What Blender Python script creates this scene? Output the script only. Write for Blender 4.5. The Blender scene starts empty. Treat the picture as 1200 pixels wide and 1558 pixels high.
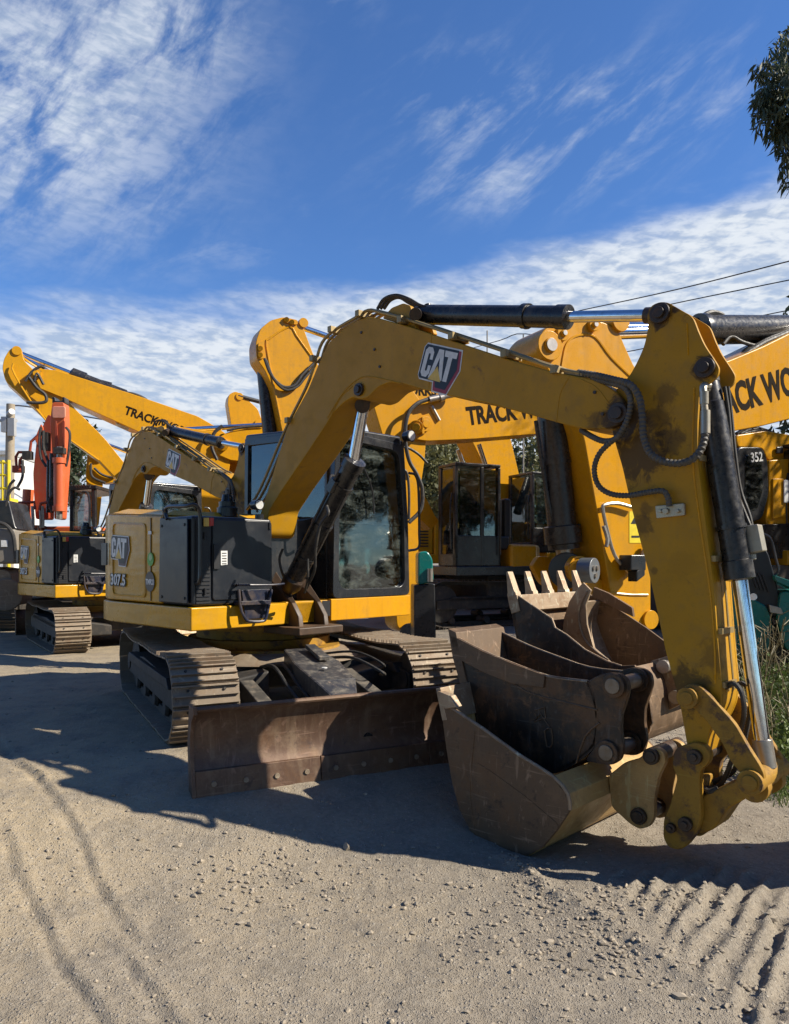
import bpy, bmesh, math, random
from mathutils import Vector, Matrix, noise
R = math.radians
random.seed(7)
scene = bpy.context.scene
col = scene.collection
# ---------------------------------------------------------------- camera
FPX, HX, HY, HC = 1150.0, 600.0, 851.0, 1.25
cd = bpy.data.cameras.new('camera'); cam = bpy.data.objects.new('camera', cd); col.objects.link(cam)
cam.location = (0, 0, HC); cam.rotation_euler = (R(90), 0, 0)
cd.sensor_fit = 'VERTICAL'; cd.sensor_height = 36; cd.lens = FPX/1558*36; cd.shift_y = (HY-779)/1558
cd.clip_end = 3000; cd.clip_start = .05
scene.camera = cam
scene.render.resolution_x = 789; scene.render.resolution_y = 1024
scene.view_settings.view_transform = 'Standard'; scene.view_settings.look = 'None'
scene.view_settings.exposure = 0.75; scene.view_settings.gamma = 1
def at(px, py, Y):
    return Vector(((px-HX)/FPX*Y, Y, HC-(py-HY)/FPX*Y))
class Pl:
    """vertical plane through (x,y) running along d; n faces the viewer's side"""
    def __init__(s, x, y, dx, dy):
        l = math.hypot(dx, dy); s.o = Vector((x, y, 0)); s.d = Vector((dx/l, dy/l, 0)); s.n = Vector((dy/l, -dx/l, 0))
    def sz(s, px, py, off=0):
        o = s.o+s.n*off; u = (px-HX)/FPX
        t = (u*o.y-o.x)/(s.d.x-u*s.d.y)
        Y = o.y+t*s.d.y
        return (t, HC-(py-HY)/FPX*Y)
    def pt(s, t, z, off=0):
        p = s.o+s.d*t+s.n*off; return Vector((p.x, p.y, z))
    def w(s, px, py, off=0, face=None):
        t, z = s.sz(px, py, off if face is None else face); return s.pt(t, z, off)
    def poly(s, pts, off=0):
        return [s.sz(a, b, off) for a, b in pts]
# ---------------------------------------------------------------- mesh helper
EXTRA = {}
NOSPLIT = ('letter', 'number', 'vent', 'grille', 'seam', 'crown', 'trunk', 'track', 'emblem', 'crease', 'weld', 'guard')
class MB:
    def __init__(s): s.v = []; s.f = []
    def add(s, vs, fs):
        b = len(s.v); s.v += [Vector(v) for v in vs]; s.f += [[i+b for i in f] for f in fs]; return s
    def prism3(s, A, B):
        n = len(A); return s.add(list(A)+list(B), [list(range(n))[::-1], list(range(n, 2*n))]+[[i, (i+1) % n, n+(i+1) % n, n+i] for i in range(n)])
    def prism(s, pl, poly, n0, n1):
        return s.prism3([pl.pt(a, z, n0) for a, z in poly], [pl.pt(a, z, n1) for a, z in poly])
    def flat(s, pl, poly, off):
        return s.add([pl.pt(a, z, off) for a, z in poly], [list(range(len(poly)))])
    def box(s, c, ax, ay, az):
        c = Vector(c); ax = Vector(ax); ay = Vector(ay); az = Vector(az)
        A = [c+ax*i+ay*j-az for i, j in ((-1, -1), (1, -1), (1, 1), (-1, 1))]
        return s.prism3(A, [a+az*2 for a in A])
    def bx(s, x0, x1, y0, y1, z0, z1):
        return s.box(((x0+x1)/2, (y0+y1)/2, (z0+z1)/2), (abs(x1-x0)/2, 0, 0), (0, abs(y1-y0)/2, 0), (0, 0, abs(z1-z0)/2))
    def ring(s, p, t, r, n, up=None):
        t = t.normalized(); up = up or (Vector((0, 0, 1)) if abs(t.z) < .9 else Vector((1, 0, 0)))
        a = t.cross(up).normalized(); b = t.cross(a)
        return [p+a*r*math.cos(2*math.pi*i/n)+b*r*math.sin(2*math.pi*i/n) for i in range(n)], a
    def cyl(s, p0, p1, r, r1=None, n=20):
        p0 = Vector(p0); p1 = Vector(p1); t = p1-p0
        A, _ = s.ring(p0, t, r, n); B, _ = s.ring(p1, t, r if r1 is None else r1, n)
        return s.prism3(A, B)
    def lathe(s, p0, p1, prof, n=20):
        p0 = Vector(p0); t = Vector(p1)-p0; vs = []; fs = []
        for u, r in prof:
            A, _ = s.ring(p0+t*u, t, max(r, 1e-4), n); vs += A
        m = len(prof)
        for k in range(m-1):
            for i in range(n):
                fs.append([k*n+i, k*n+(i+1) % n, (k+1)*n+(i+1) % n, (k+1)*n+i])
        fs.append(list(range(n))[::-1]); fs.append([(m-1)*n+i for i in range(n)])
        return s.add(vs, fs)
    def tube(s, pts, r, n=8, k=6, rib=0):
        pts = [Vector(p) for p in pts]
        P = spl(pts, k) if k > 1 and len(pts) > 2 else pts
        if rib:
            Q = []; step = r*.55
            L = 0; cum = [0]
            for i in range(1, len(P)): L += (P[i]-P[i-1]).length; cum.append(L)
            m = max(2, int(L/step)); j = 0
            for q in range(m+1):
                d = L*q/m
                while j < len(P)-2 and cum[j+1] < d: j += 1
                Q.append(P[j].lerp(P[j+1], (d-cum[j])/max(cum[j+1]-cum[j], 1e-6)))
            P = Q
        vs = []; fs = []; a = None; m = len(P)
        for i, p in enumerate(P):
            t = (P[min(i+1, m-1)]-P[max(i-1, 0)]).normalized()
            if a is None:
                a = t.cross(Vector((0, 0, 1)) if abs(t.z) < .9 else Vector((1, 0, 0))).normalized()
            else:
                a = (a-t*a.dot(t)).normalized()
            b = t.cross(a); rr = r*(1-(rib if i % 2 else 0))
            vs += [p+a*rr*math.cos(2*math.pi*q/n)+b*rr*math.sin(2*math.pi*q/n) for q in range(n)]
        for i in range(m-1):
            for q in range(n):
                fs.append([i*n+q, i*n+(q+1) % n, (i+1)*n+(q+1) % n, (i+1)*n+q])
        fs.append(list(range(n))[::-1]); fs.append([(m-1)*n+q for q in range(n)])
        return s.add(vs, fs)
    def strip(s, pl, poly, n0, n1, th, closed=False):
        """thick sheet following a polyline in the plane, spanning n0..n1"""
        P = [Vector((a, z)) for a, z in poly]; m = len(P); Q = []
        for i in range(m):
            t = (P[min(i+1, m-1)]-P[max(i-1, 0)]).normalized(); Q.append(P[i]+Vector((-t.y, t.x))*th)
        return s.prism(pl, [tuple(p) for p in P]+[tuple(q) for q in reversed(Q)], n0, n1) if m < 3 else s._strip(pl, P, Q, n0, n1)
    def _strip(s, pl, P, Q, n0, n1):
        m = len(P); vs = []
        for i in range(m):
            vs += [pl.pt(P[i].x, P[i].y, n0), pl.pt(P[i].x, P[i].y, n1), pl.pt(Q[i].x, Q[i].y, n1), pl.pt(Q[i].x, Q[i].y, n0)]
        fs = [[0, 1, 2, 3], [4*m-1, 4*m-2, 4*m-3, 4*m-4]]
        for i in range(m-1):
            for q in range(4):
                fs.append([4*i+q, 4*i+(q+1) % 4, 4*i+4+(q+1) % 4, 4*i+4+q])
        return s.add(vs, fs)
    def islands(s):
        n = len(s.v); par = list(range(n))
        def fd(i):
            while par[i] != i: par[i] = par[par[i]]; i = par[i]
            return i
        for f in s.f:
            for i in f[1:]:
                a, b = fd(f[0]), fd(i)
                if a != b: par[a] = b
        g = {}
        for i in range(n): g.setdefault(fd(i), []).append(i)
        if len(g) < 2 or len(g) > 40: return None
        L = []
        for ids in g.values():
            lo = [min(s.v[i][k] for i in ids)-.012 for k in range(3)]; hi = [max(s.v[i][k] for i in ids)+.012 for k in range(3)]; L.append([lo, hi, ids])
        ch = True
        while ch:
            ch = False
            for i in range(len(L)):
                for j in range(i+1, len(L)):
                    if all(L[i][0][k] <= L[j][1][k] and L[j][0][k] <= L[i][1][k] for k in range(3)):
                        L[i] = [[min(L[i][0][k], L[j][0][k]) for k in range(3)], [max(L[i][1][k], L[j][1][k]) for k in range(3)], L[i][2]+L[j][2]]; L.pop(j); ch = True; break
                if ch: break
        if len(L) < 2 or len(L) > 14: return None
        L.sort(key=lambda q: -len(q[2])); out = []
        for q in L:
            mp = {i: k for k, i in enumerate(sorted(q[2]))}; m = MB(); m.v = [s.v[i] for i in sorted(q[2])]; m.f = [[mp[i] for i in f] for f in s.f if f[0] in mp]; out.append(m)
        return out
    def build(s, name, mat, parent=None, bev=0, sharp=35, xf=None, split=True):
        if split and parent is not None and not any(w in name for w in NOSPLIT):
            P = s.islands()
            if P:
                r = [m.build(name, mat, parent, bev, sharp, None, False) for m in P]; EXTRA[r[0].name] = r[1:]; return r[0]
        me = bpy.data.meshes.new(name)
        o = bpy.data.objects.new(name, me); col.objects.link(o)
        off = Vector((0, 0, 0))
        if parent is not None:
            off = worldloc(parent); o.parent = parent
        elif s.v:
            off = sum(s.v, Vector())/len(s.v); off.z = min(v.z for v in s.v); o.location = off
        o['wl'] = tuple(off)
        me.from_pydata([v-off for v in s.v], [], s.f); me.validate()
        bm = bmesh.new(); bm.from_mesh(me); bmesh.ops.recalc_face_normals(bm, faces=bm.faces); bm.to_mesh(me); bm.free()
        me.polygons.foreach_set('use_smooth', [True]*len(me.polygons)); me.set_sharp_from_angle(angle=R(sharp))
        if mat: me.materials.append(mat)
        if bev:
            b = o.modifiers.new('bevel', 'BEVEL'); b.width = bev; b.segments = 2; b.limit_method = 'ANGLE'; b.angle_limit = R(40); b.harden_normals = True
        return o
def worldloc(o):
    return Vector(o['wl'])
def spl(P, k=6):
    P = [P[0]*2-P[1]]+P+[P[-1]*2-P[-2]]; out = []
    for i in range(1, len(P)-2):
        a, b, c, d = P[i-1:i+3]
        for j in range(k):
            t = j/k
            out.append(.5*((2*b)+(c-a)*t+(2*a-5*b+4*c-d)*t*t+(3*b-a-3*c+d)*t**3))
    out.append(P[-2]); return out
def rnd(pts, r, n=4):
    out = []; m = len(pts)
    for i in range(m):
        p = Vector(pts[i][:2]); rr = pts[i][2] if len(pts[i]) > 2 else r
        a = Vector(pts[i-1][:2])-p; b = Vector(pts[(i+1) % m][:2])-p
        k = min(rr, a.length*.45, b.length*.45)
        if k < 1e-4: out.append(tuple(p)); continue
        A = p+a.normalized()*k; B = p+b.normalized()*k
        for j in range(n+1):
            t = j/n; q = A*(1-t)**2+p*2*t*(1-t)+B*t*t; out.append(tuple(q))
    return out
def circ(c, r, n=16):
    return [(c[0]+r*math.cos(2*math.pi*i/n), c[1]+r*math.sin(2*math.pi*i/n)) for i in range(n)]
def thing(name, label, cat, loc, group=None):
    o = bpy.data.objects.new(name, None); col.objects.link(o); o.location = loc; o['wl'] = tuple(loc)
    o.empty_display_size = .2
    return tag(o, label, cat, group)
def tag(o, label, cat, group=None, kind=None):
    if label: o['label'] = label
    if cat: o['category'] = cat
    if group: o['group'] = group
    if kind: o['kind'] = kind
    return o
def text(s, pl, p0, p1, off, mat, parent, name='lettering', bold=.02, stretch=1.0, face=None, shear=0):
    """lettering whose baseline runs from pixel p0 to p1 on the plane"""
    a = Vector(pl.sz(*p0, off)); b = Vector(pl.sz(*p1, off))
    cu = bpy.data.curves.new(name, 'FONT'); cu.body = s; cu.size = 1; cu.offset = bold; cu.extrude = .0; cu.resolution_u = 3; cu.shear = shear
    t = bpy.data.objects.new(name, cu); col.objects.link(t); bpy.context.view_layer.update()
    me = t.to_mesh(); V = [v.co.copy() for v in me.vertices]; F = [list(p.vertices) for p in me.polygons]; t.to_mesh_clear()
    bpy.data.objects.remove(t); bpy.data.curves.remove(cu)
    x0 = min(v.x for v in V); x1 = max(v.x for v in V); L = (b-a).length; k = L/(x1-x0); u = (b-a)/L; w = Vector((-u.y, u.x))
    mb = MB(); mb.add([pl.pt(*(a+u*(v.x-x0)*k+w*v.y*k*stretch), off) for v in V], F)
    return mb.build(name, mat, parent)
# ---------------------------------------------------------------- node helpers
class NT:
    def __init__(s, nt): s.nt = nt; s.N = nt.nodes; s.L = nt.links
    def put(s, sock, v):
        if isinstance(v, bpy.types.NodeSocket): s.L.new(v, sock)
        elif v is not None: sock.default_value = v
    def m(s, op, a, b=None, c=None, clamp=False):
        n = s.N.new('ShaderNodeMath'); n.operation = op; n.use_clamp = clamp
        for i, v in enumerate((a, b, c)): s.put(n.inputs[i], v) if v is not None else None
        return n.outputs[0]
    def vm(s, op, a, b=None):
        n = s.N.new('ShaderNodeVectorMath'); n.operation = op; s.put(n.inputs[0], a)
        if b is not None: s.put(n.inputs[1], b)
        return n.outputs[0]
    def noise(s, vec, scale, detail=4, rough=.55, dist=0, out=0):
        n = s.N.new('ShaderNodeTexNoise'); s.put(n.inputs['Vector'], vec); n.inputs['Scale'].default_value = scale
        n.inputs['Detail'].default_value = detail; n.inputs['Roughness'].default_value = rough; n.inputs['Distortion'].default_value = dist
        return n.outputs[out]
    def vor(s, vec, scale, feat='F1', out=0):
        n = s.N.new('ShaderNodeTexVoronoi'); n.feature = feat; s.put(n.inputs['Vector'], vec); n.inputs['Scale'].default_value = scale; return n.outputs[out]
    def ramp(s, f, lo, hi):
        n = s.N.new('ShaderNodeMapRange'); n.interpolation_type = 'SMOOTHSTEP'; s.put(n.inputs[0], f); s.put(n.inputs[1], lo); s.put(n.inputs[2], hi)
        return n.outputs[0]
    def mix(s, f, a, b):
        n = s.N.new('ShaderNodeMix'); n.data_type = 'RGBA'; s.put(n.inputs[0], f)
        s.put(n.inputs[6], (*a, 1) if isinstance(a, tuple) and len(a) == 3 else a); s.put(n.inputs[7], (*b, 1) if isinstance(b, tuple) and len(b) == 3 else b)
        return n.outputs[2]
    def xyz(s, v):
        n = s.N.new('ShaderNodeSeparateXYZ'); s.put(n.inputs[0], v); return n.outputs
    def comb(s, x, y, z):
        n = s.N.new('ShaderNodeCombineXYZ')
        for i, v in enumerate((x, y, z)): s.put(n.inputs[i], v)
        return n.outputs[0]
    def obj(s): return s.N.new('ShaderNodeTexCoord').outputs['Object']
    def bump(s, h, st, dist=.01):
        n = s.N.new('ShaderNodeBump'); s.put(n.inputs['Height'], h); n.inputs['Strength'].default_value = st; n.inputs['Distance'].default_value = dist; return n.outputs[0]
def newmat(name):
    m = bpy.data.materials.new(name); m.use_nodes = True; t = NT(m.node_tree); p = t.N['Principled BSDF']; return m, t, p
def paint(name, base, dirt=(.22, .14, .055), amt=.45, rough=.38, chips=.0, chipcol=(.09, .05, .03), var=.12, wave=0.0, metal=0, scale=1.0, bump=.06, streak=.3, spec=.5, coat=0, stains=(), scr=0):
    m, t, p = newmat(name); v = t.obj()
    n1 = t.noise(v, 1.7*scale, 6, .6); n2 = t.noise(v, 9*scale, 8, .65); n3 = t.noise(t.vm('MULTIPLY', v, (14, 14, 1.2)), 1*scale, 5, .6)
    c = t.mix(t.ramp(n1, .3, .75), tuple(x*(1-var) for x in base), tuple(min(1, x*(1+var*.6)) for x in base))
    c = t.mix(t.m('MULTIPLY', t.ramp(t.m('ADD', t.m('MULTIPLY', n2, .7), t.m('MULTIPLY', n1, .3)), .46, .70), amt), c, dirt)
    c = t.mix(t.m('MULTIPLY', t.ramp(n3, .5, .72), amt*streak), c, dirt)
    # fine pits and scuffs
    n4 = t.noise(v, 60*scale, 3, .7); c = t.mix(t.m('MULTIPLY', t.ramp(n4, .58, .68), amt*.5), c, tuple(x*.5 for x in base))
    if scr:
        for ax_ in ((3, 3, 60), (50, 8, 5), (6, 40, 14)):
            q_ = t.noise(t.vm('MULTIPLY', v, ax_), 1.0, 4, .6, .3); c = t.mix(t.m('MULTIPLY', t.ramp(q_, .60, .70), scr), c, tuple(min(.6, x*2.4+.05) for x in base))
        c = t.mix(t.m('MULTIPLY', t.ramp(t.noise(v, 3.3*scale, 8, .7, .6), .50, .62), scr*.9), c, (.17, .085, .035))
    if chips:
        k = t.m('MULTIPLY', t.ramp(t.noise(v, 8*scale, 10, .74, .3), .63-chips*.2, .75-chips*.2), min(1, .5+chips))
        c = t.mix(k, c, chipcol)
    for cc_, r_, k_ in stains:
        d_ = t.N.new('ShaderNodeVectorMath'); d_.operation = 'DISTANCE'; t.put(d_.inputs[0], v); d_.inputs[1].default_value = cc_
        q_ = t.m('ADD', t.m('DIVIDE', d_.outputs['Value'], r_), t.m('MULTIPLY', t.m('SUBTRACT', t.noise(v, 13, 7, .7, .8), .5), 2.6))
        c = t.mix(t.m('MULTIPLY', t.ramp(q_, 1.0, .45), k_), c, (.045, .025, .012))
    t.put(p.inputs['Base Color'], c)
    t.put(p.inputs['Roughness'], t.m('ADD', rough-.08, t.m('MULTIPLY', t.ramp(n2, .35, .75), .28*max(amt, .25)+.06)))
    p.inputs['Metallic'].default_value = metal; p.inputs['Specular IOR Level'].default_value = spec
    if coat: p.inputs['Coat Weight'].default_value = coat; p.inputs['Coat Roughness'].default_value = .08
    h = t.m('ADD', t.m('MULTIPLY', n2, .6), t.m('MULTIPLY', n4, .25))
    b = t.bump(h, bump*4, .004)
    if wave:
        n = t.N.new('ShaderNodeBump'); t.put(n.inputs['Height'], t.noise(t.vm('MULTIPLY', v, (1.2, 1.2, 5)), 2.2, 2, .4)); n.inputs['Strength'].default_value = wave; n.inputs['Distance'].default_value = .02; t.put(n.inputs['Normal'], b); b = n.outputs[0]
    t.put(p.inputs['Normal'], b)
    return m
def flatm(name, c, rough=.5, metal=0, em=0):
    m, t, p = newmat(name); v = t.obj(); n = t.noise(v, 22, 5, .6)
    t.put(p.inputs['Base Color'], t.mix(t.ramp(n, .3, .8), tuple(x*.8 for x in c), tuple(min(1, x*1.06) for x in c)))
    p.inputs['Roughness'].default_value = rough; p.inputs['Metallic'].default_value = metal
    return m
def glassm(name, tint=(.35, .42, .40), dust=.35, dcol=(.35, .36, .33)):
    m, t, p = newmat(name); v = t.obj(); t.N.remove(p)
    out = t.N['Material Output']
    tr = t.N.new('ShaderNodeBsdfTransparent'); tr.inputs[0].default_value = (*tint, 1)
    gl = t.N.new('ShaderNodeBsdfGlossy'); gl.inputs['Roughness'].default_value = .04; gl.inputs[0].default_value = (.9, .95, .95, 1)
    t.put(gl.inputs['Normal'], t.bump(t.noise(v, 2.3, 2, .5), .12, .03))
    fr = t.N.new('ShaderNodeFresnel'); fr.inputs[0].default_value = 1.55
    mx = t.N.new('ShaderNodeMixShader'); t.put(mx.inputs[0], t.m('ADD', fr.outputs[0], .05)); t.L.new(tr.outputs[0], mx.inputs[1]); t.L.new(gl.outputs[0], mx.inputs[2])
    df = t.N.new('ShaderNodeBsdfDiffuse'); df.inputs[0].default_value = (*dcol, 1)
    a = t.noise(t.vm('MULTIPLY', v, (4, 4, 9)), 1.3, 9, .74, .5); b = t.noise(v, 70, 4, .7)
    k = t.m('MULTIPLY', t.m('ADD', t.ramp(a, .45, .75), t.m('MULTIPLY', t.ramp(b, .5, .7), .35)), dust, clamp=True)
    m2 = t.N.new('ShaderNodeMixShader'); t.put(m2.inputs[0], k); t.L.new(mx.outputs[0], m2.inputs[1]); t.L.new(df.outputs[0], m2.inputs[2])
    t.L.new(m2.outputs[0], out.inputs[0])
    return m
MY = paint('worn_yellow_paint', (.44, .225, .008), amt=.5, chips=.2, chipcol=(.13, .065, .025), rough=.5, scale=1.3, spec=.25)
MYH = paint('house_yellow_paint', (.52, .265, .008), amt=.30, rough=.34, wave=.35, coat=.10, spec=.35, chips=.06, chipcol=(.2, .1, .02))
MYD = paint('grimy_yellow_paint', (.34, .18, .02), amt=.85, dirt=(.11, .07, .035), chips=.62, chipcol=(.10, .055, .03), rough=.6, scr=.12, spec=.3)
MYB = paint(spec=.3, dirt=(.26, .14, .03), name='bright_yellow_paint', base= (.60, .280, .008), amt=.4, streak=.6, rough=.33, var=.08, chips=.03, chipcol=(.3, .15, .03))
MYL = paint(spec=.3, dirt=(.28, .15, .03), name='far_yellow_paint', base= (.66, .315, .008), amt=.3, streak=.6, rough=.35, var=.08)
MOR = paint('faded_orange_paint', (.62, .12, .035), amt=.3, rough=.5, dirt=(.3, .16, .1))
MRD = paint('dull_red_paint', (.33, .05, .02), amt=.35, rough=.55)
MBK = paint('black_paint', (.016, .017, .020), amt=.3, dirt=(.10, .085, .065), rough=.34, coat=.1)
MBKP = paint('black_plastic', (.011, .013, .018), amt=.22, dirt=(.06, .058, .052), rough=.38)
MCY = paint('dusty_black_cylinder', (.018, .018, .02), amt=.35, dirt=(.16, .14, .11), rough=.33, scale=3)
MRB = paint('black_rubber_hose', (.025, .024, .023), amt=.6, dirt=(.11, .09, .065), rough=.62, scale=3)
MPIPE = paint('dusty_steel_pipe', (.33, .24, .10), amt=.6, dirt=(.25, .2, .13), rough=.45, metal=.3, scale=2)
MTR = paint('worn_track_steel', (.25, .195, .14), dirt=(.32, .26, .18), amt=.6, chips=.25, chipcol=(.10, .07, .05), rough=.68, metal=.25, scale=2, bump=.12, scr=.3)
MTD = paint('dirty_undercarriage', (.028, .025, .022), dirt=(.14, .11, .08), amt=.55, rough=.7, scale=1.6, bump=.12)
MBL = paint('rusty_blade_steel', (.105, .058, .036), dirt=(.24, .17, .11), amt=.5, chips=.35, chipcol=(.06, .035, .028), rough=.55, metal=.3, streak=.9, bump=.1, scr=.35)
MBU = paint('worn_bucket_steel', (.12, .075, .042), dirt=(.22, .14, .075), amt=.7, chips=.4, chipcol=(.05, .034, .024), rough=.6, metal=.2, bump=.12, scr=.5)
MBB = paint('black_rusty_bucket', (.028, .023, .019), dirt=(.15, .08, .035), amt=.95, chips=.42, chipcol=(.15, .08, .04), rough=.5, metal=.3, bump=.14, scale=1.2, scr=.45)
MBE = paint('polished_bucket_steel', (.34, .25, .165), dirt=(.20, .13, .08), amt=.6, rough=.5, metal=.35, scale=2, bump=.1, scr=.5)
MYBK = paint('scraped_bucket_yellow', (.50, .31, .11), dirt=(.26, .17, .09), amt=.7, chips=.25, chipcol=(.12, .07, .04), rough=.5, metal=.1, bump=.1, scr=.35)
MST = flatm('bare_steel', (.42, .38, .33), .38, .8)
MPN = paint('greasy_pin_steel', (.20, .17, .14), amt=.6, metal=.6, rough=.45, scale=3)
MHR = paint('dusty_grey_hose', (.075, .068, .058), amt=.6, dirt=(.17, .14, .10), rough=.6, scale=3)
MCR, _t, _p = newmat('chrome'); _p.inputs['Metallic'].default_value = 1; _p.inputs['Roughness'].default_value = .12
_t.put(_p.inputs['Base Color'], _t.mix(_t.ramp(_t.noise(_t.obj(), 30, 4), .4, .8), (.72, .72, .74), (.55, .53, .5)))
MGR = paint('old_grease', (.035, .022, .014), dirt=(.12, .06, .03), amt=.7, rough=.45, scale=3, bump=.2)
MWH = flatm('white_decal', (.72, .72, .70), .45); MKD = flatm('black_decal', (.018, .018, .02), .45); MTX = flatm('dark_lettering', (.020, .014, .009), .9); MTX.node_tree.nodes['Principled BSDF'].inputs['Specular IOR Level'].default_value = .1
MRE = flatm('crimson_decal', (.33, .03, .05), .45); MYE = flatm('yellow_decal', (.75, .50, .10), .5); MGN = flatm('green_decal', (.12, .42, .06), .5)
MGL = glassm('dusty_cab_glass', (.50, .58, .54), .30, (.26, .30, .27)); MGF = glassm('dark_cab_glass', (.3, .36, .34), .25)
MLT = flatm('lamp_lens', (.8, .8, .78), .15, .3)
MTEAL = paint('teal_paint', (.0, .17, .15), amt=.2, rough=.3)
MCONC = paint('grey_machine_paint', (.22, .20, .17), amt=.5, rough=.7)
# ---------------------------------------------------------------- world
SE, SAZ = 38.0, -8.0        # sun elevation; azimuth measured from +X towards +Y (degrees)
sd = Vector((math.cos(R(SE))*math.cos(R(SAZ)), math.cos(R(SE))*math.sin(R(SAZ)), math.sin(R(SE))))
wd = bpy.data.worlds.new('World'); scene.world = wd; wd.use_nodes = True
t = NT(wd.node_tree); bg = t.N['Background']
sky = t.N.new('ShaderNodeTexSky'); sky.sky_type = 'NISHITA'; sky.sun_disc = False
sky.sun_elevation = R(SE); sky.sun_rotation = math.atan2(sd.x, sd.y); sky.air_density = 1.0; sky.dust_density = .0; sky.ozone_density = 3.0
D = t.N.new('ShaderNodeTexCoord').outputs['Generated']; x, y, z = t.xyz(D)
az = t.m('ARCTAN2', x, y); el = t.m('ARCSINE', z)
zz = t.m('MAXIMUM', z, .03)
P = t.comb(t.m('DIVIDE', x, zz), t.m('DIVIDE', y, zz), 0.0)
w1 = t.noise(P, .35, 3, .5); w2 = t.noise(t.comb(t.m('MULTIPLY', az, 3.0), t.m('MULTIPLY', el, 9.0), 0.0), 1.3, 5, .55)
edge = t.m('ADD', t.m('ADD', .347, t.m('MULTIPLY', az, .165)), t.m('MULTIPLY', t.m('SUBTRACT', w2, .5), .16))
m1 = t.m('MULTIPLY', t.ramp(t.m('SUBTRACT', edge, el), -.03, .04), t.ramp(y, .1, .45))
# ripples of the mackerel cloud
ang = t.comb(t.m('ADD', t.m('MULTIPLY', az, 22), t.m('MULTIPLY', el, -30)), t.m('ADD', t.m('MULTIPLY', el, 70), t.m('MULTIPLY', az, 14)), 0.0)
rp = t.noise(ang, 1.5, 5, .55, .25); rp2 = t.noise(P, 3.2, 5, .6, .3)
dens = t.m('MULTIPLY', m1, t.m('ADD', .84, t.m('MULTIPLY', t.ramp(t.m('ADD', t.m('MULTIPLY', rp, .7), t.m('MULTIPLY', rp2, .35)), .40, .60), .16)))
def gauss(ca, ce, sa, se):
    a = t.m('DIVIDE', t.m('SUBTRACT', az, ca), sa); e = t.m('DIVIDE', t.m('SUBTRACT', el, ce), se)
    return t.m('EXPONENT', t.m('MULTIPLY', t.m('ADD', t.m('MULTIPLY', a, a), t.m('MULTIPLY', e, e)), -1.0))
# feathery streaks
def streak(ca, sa, s1, s2, sc, lo, hi, seed):
    c_, s_ = math.cos(R(sa)), math.sin(R(sa))
    u = t.m('ADD', t.m('MULTIPLY', az, c_), t.m('MULTIPLY', el, s_)); v = t.m('SUBTRACT', t.m('MULTIPLY', el, c_), t.m('MULTIPLY', az, s_))
    n = t.noise(t.comb(t.m('MULTIPLY', u, s1), t.m('MULTIPLY', v, s2), seed), sc, 9, .62, .25); return t.ramp(n, lo, hi)
g1 = t.m('ADD', gauss(-.46, .50, .17, .115), t.m('MULTIPLY', gauss(-.30, .60, .10, .06), .6))
s1 = t.m('MULTIPLY', t.m('MINIMUM', g1, 1.0), t.m('MULTIPLY', streak(0, 40, 8, 17, 1.3, .33, .60, 1.0), .95))
g2 = t.m('ADD', gauss(.30, .52, .17, .05), t.m('ADD', gauss(.16, .46, .14, .035), gauss(.10, .545, .10, .045)))
s2 = t.m('MULTIPLY', t.m('MINIMUM', g2, 1.0), t.m('MULTIPLY', streak(0, 28, 6, 20, 1.3, .44, .76, 4.0), .5))
s3 = t.m('MULTIPLY', t.m('ADD', gauss(-.28, .40, .15, .06), gauss(-.12, .66, .14, .04)), t.m('MULTIPLY', streak(0, 20, 6, 14, 1.2, .46, .72, 8.0), .3))
tot = t.m('MAXIMUM', t.m('MAXIMUM', dens, s1), t.m('MAXIMUM', s2, s3)); tot = t.m('MULTIPLY', tot, t.ramp(z, -.01, .03))
shade = t.ramp(t.m('ADD', t.m('MULTIPLY', rp, .6), t.m('MULTIPLY', rp2, .4)), .38, .60)
cc = t.mix(shade, (5.2, 6.2, 7.7), (8.4, 9.0, 9.8))
skyc = t.vm('MULTIPLY', sky.outputs[0], (.84, 1.22, 1.72))
t.put(bg.inputs[0], t.mix(tot, skyc, cc)); bg.inputs[1].default_value = .056
sl = bpy.data.lights.new('sun', 'SUN'); sl.energy = 5.0; sl.angle = R(.5); sl.color = (1, .92, .78)
so = bpy.data.objects.new('sun', sl); col.objects.link(so); so.rotation_euler = sd.to_track_quat('Z', 'Y').to_euler(); so.location = (20, 0, 20)
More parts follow.
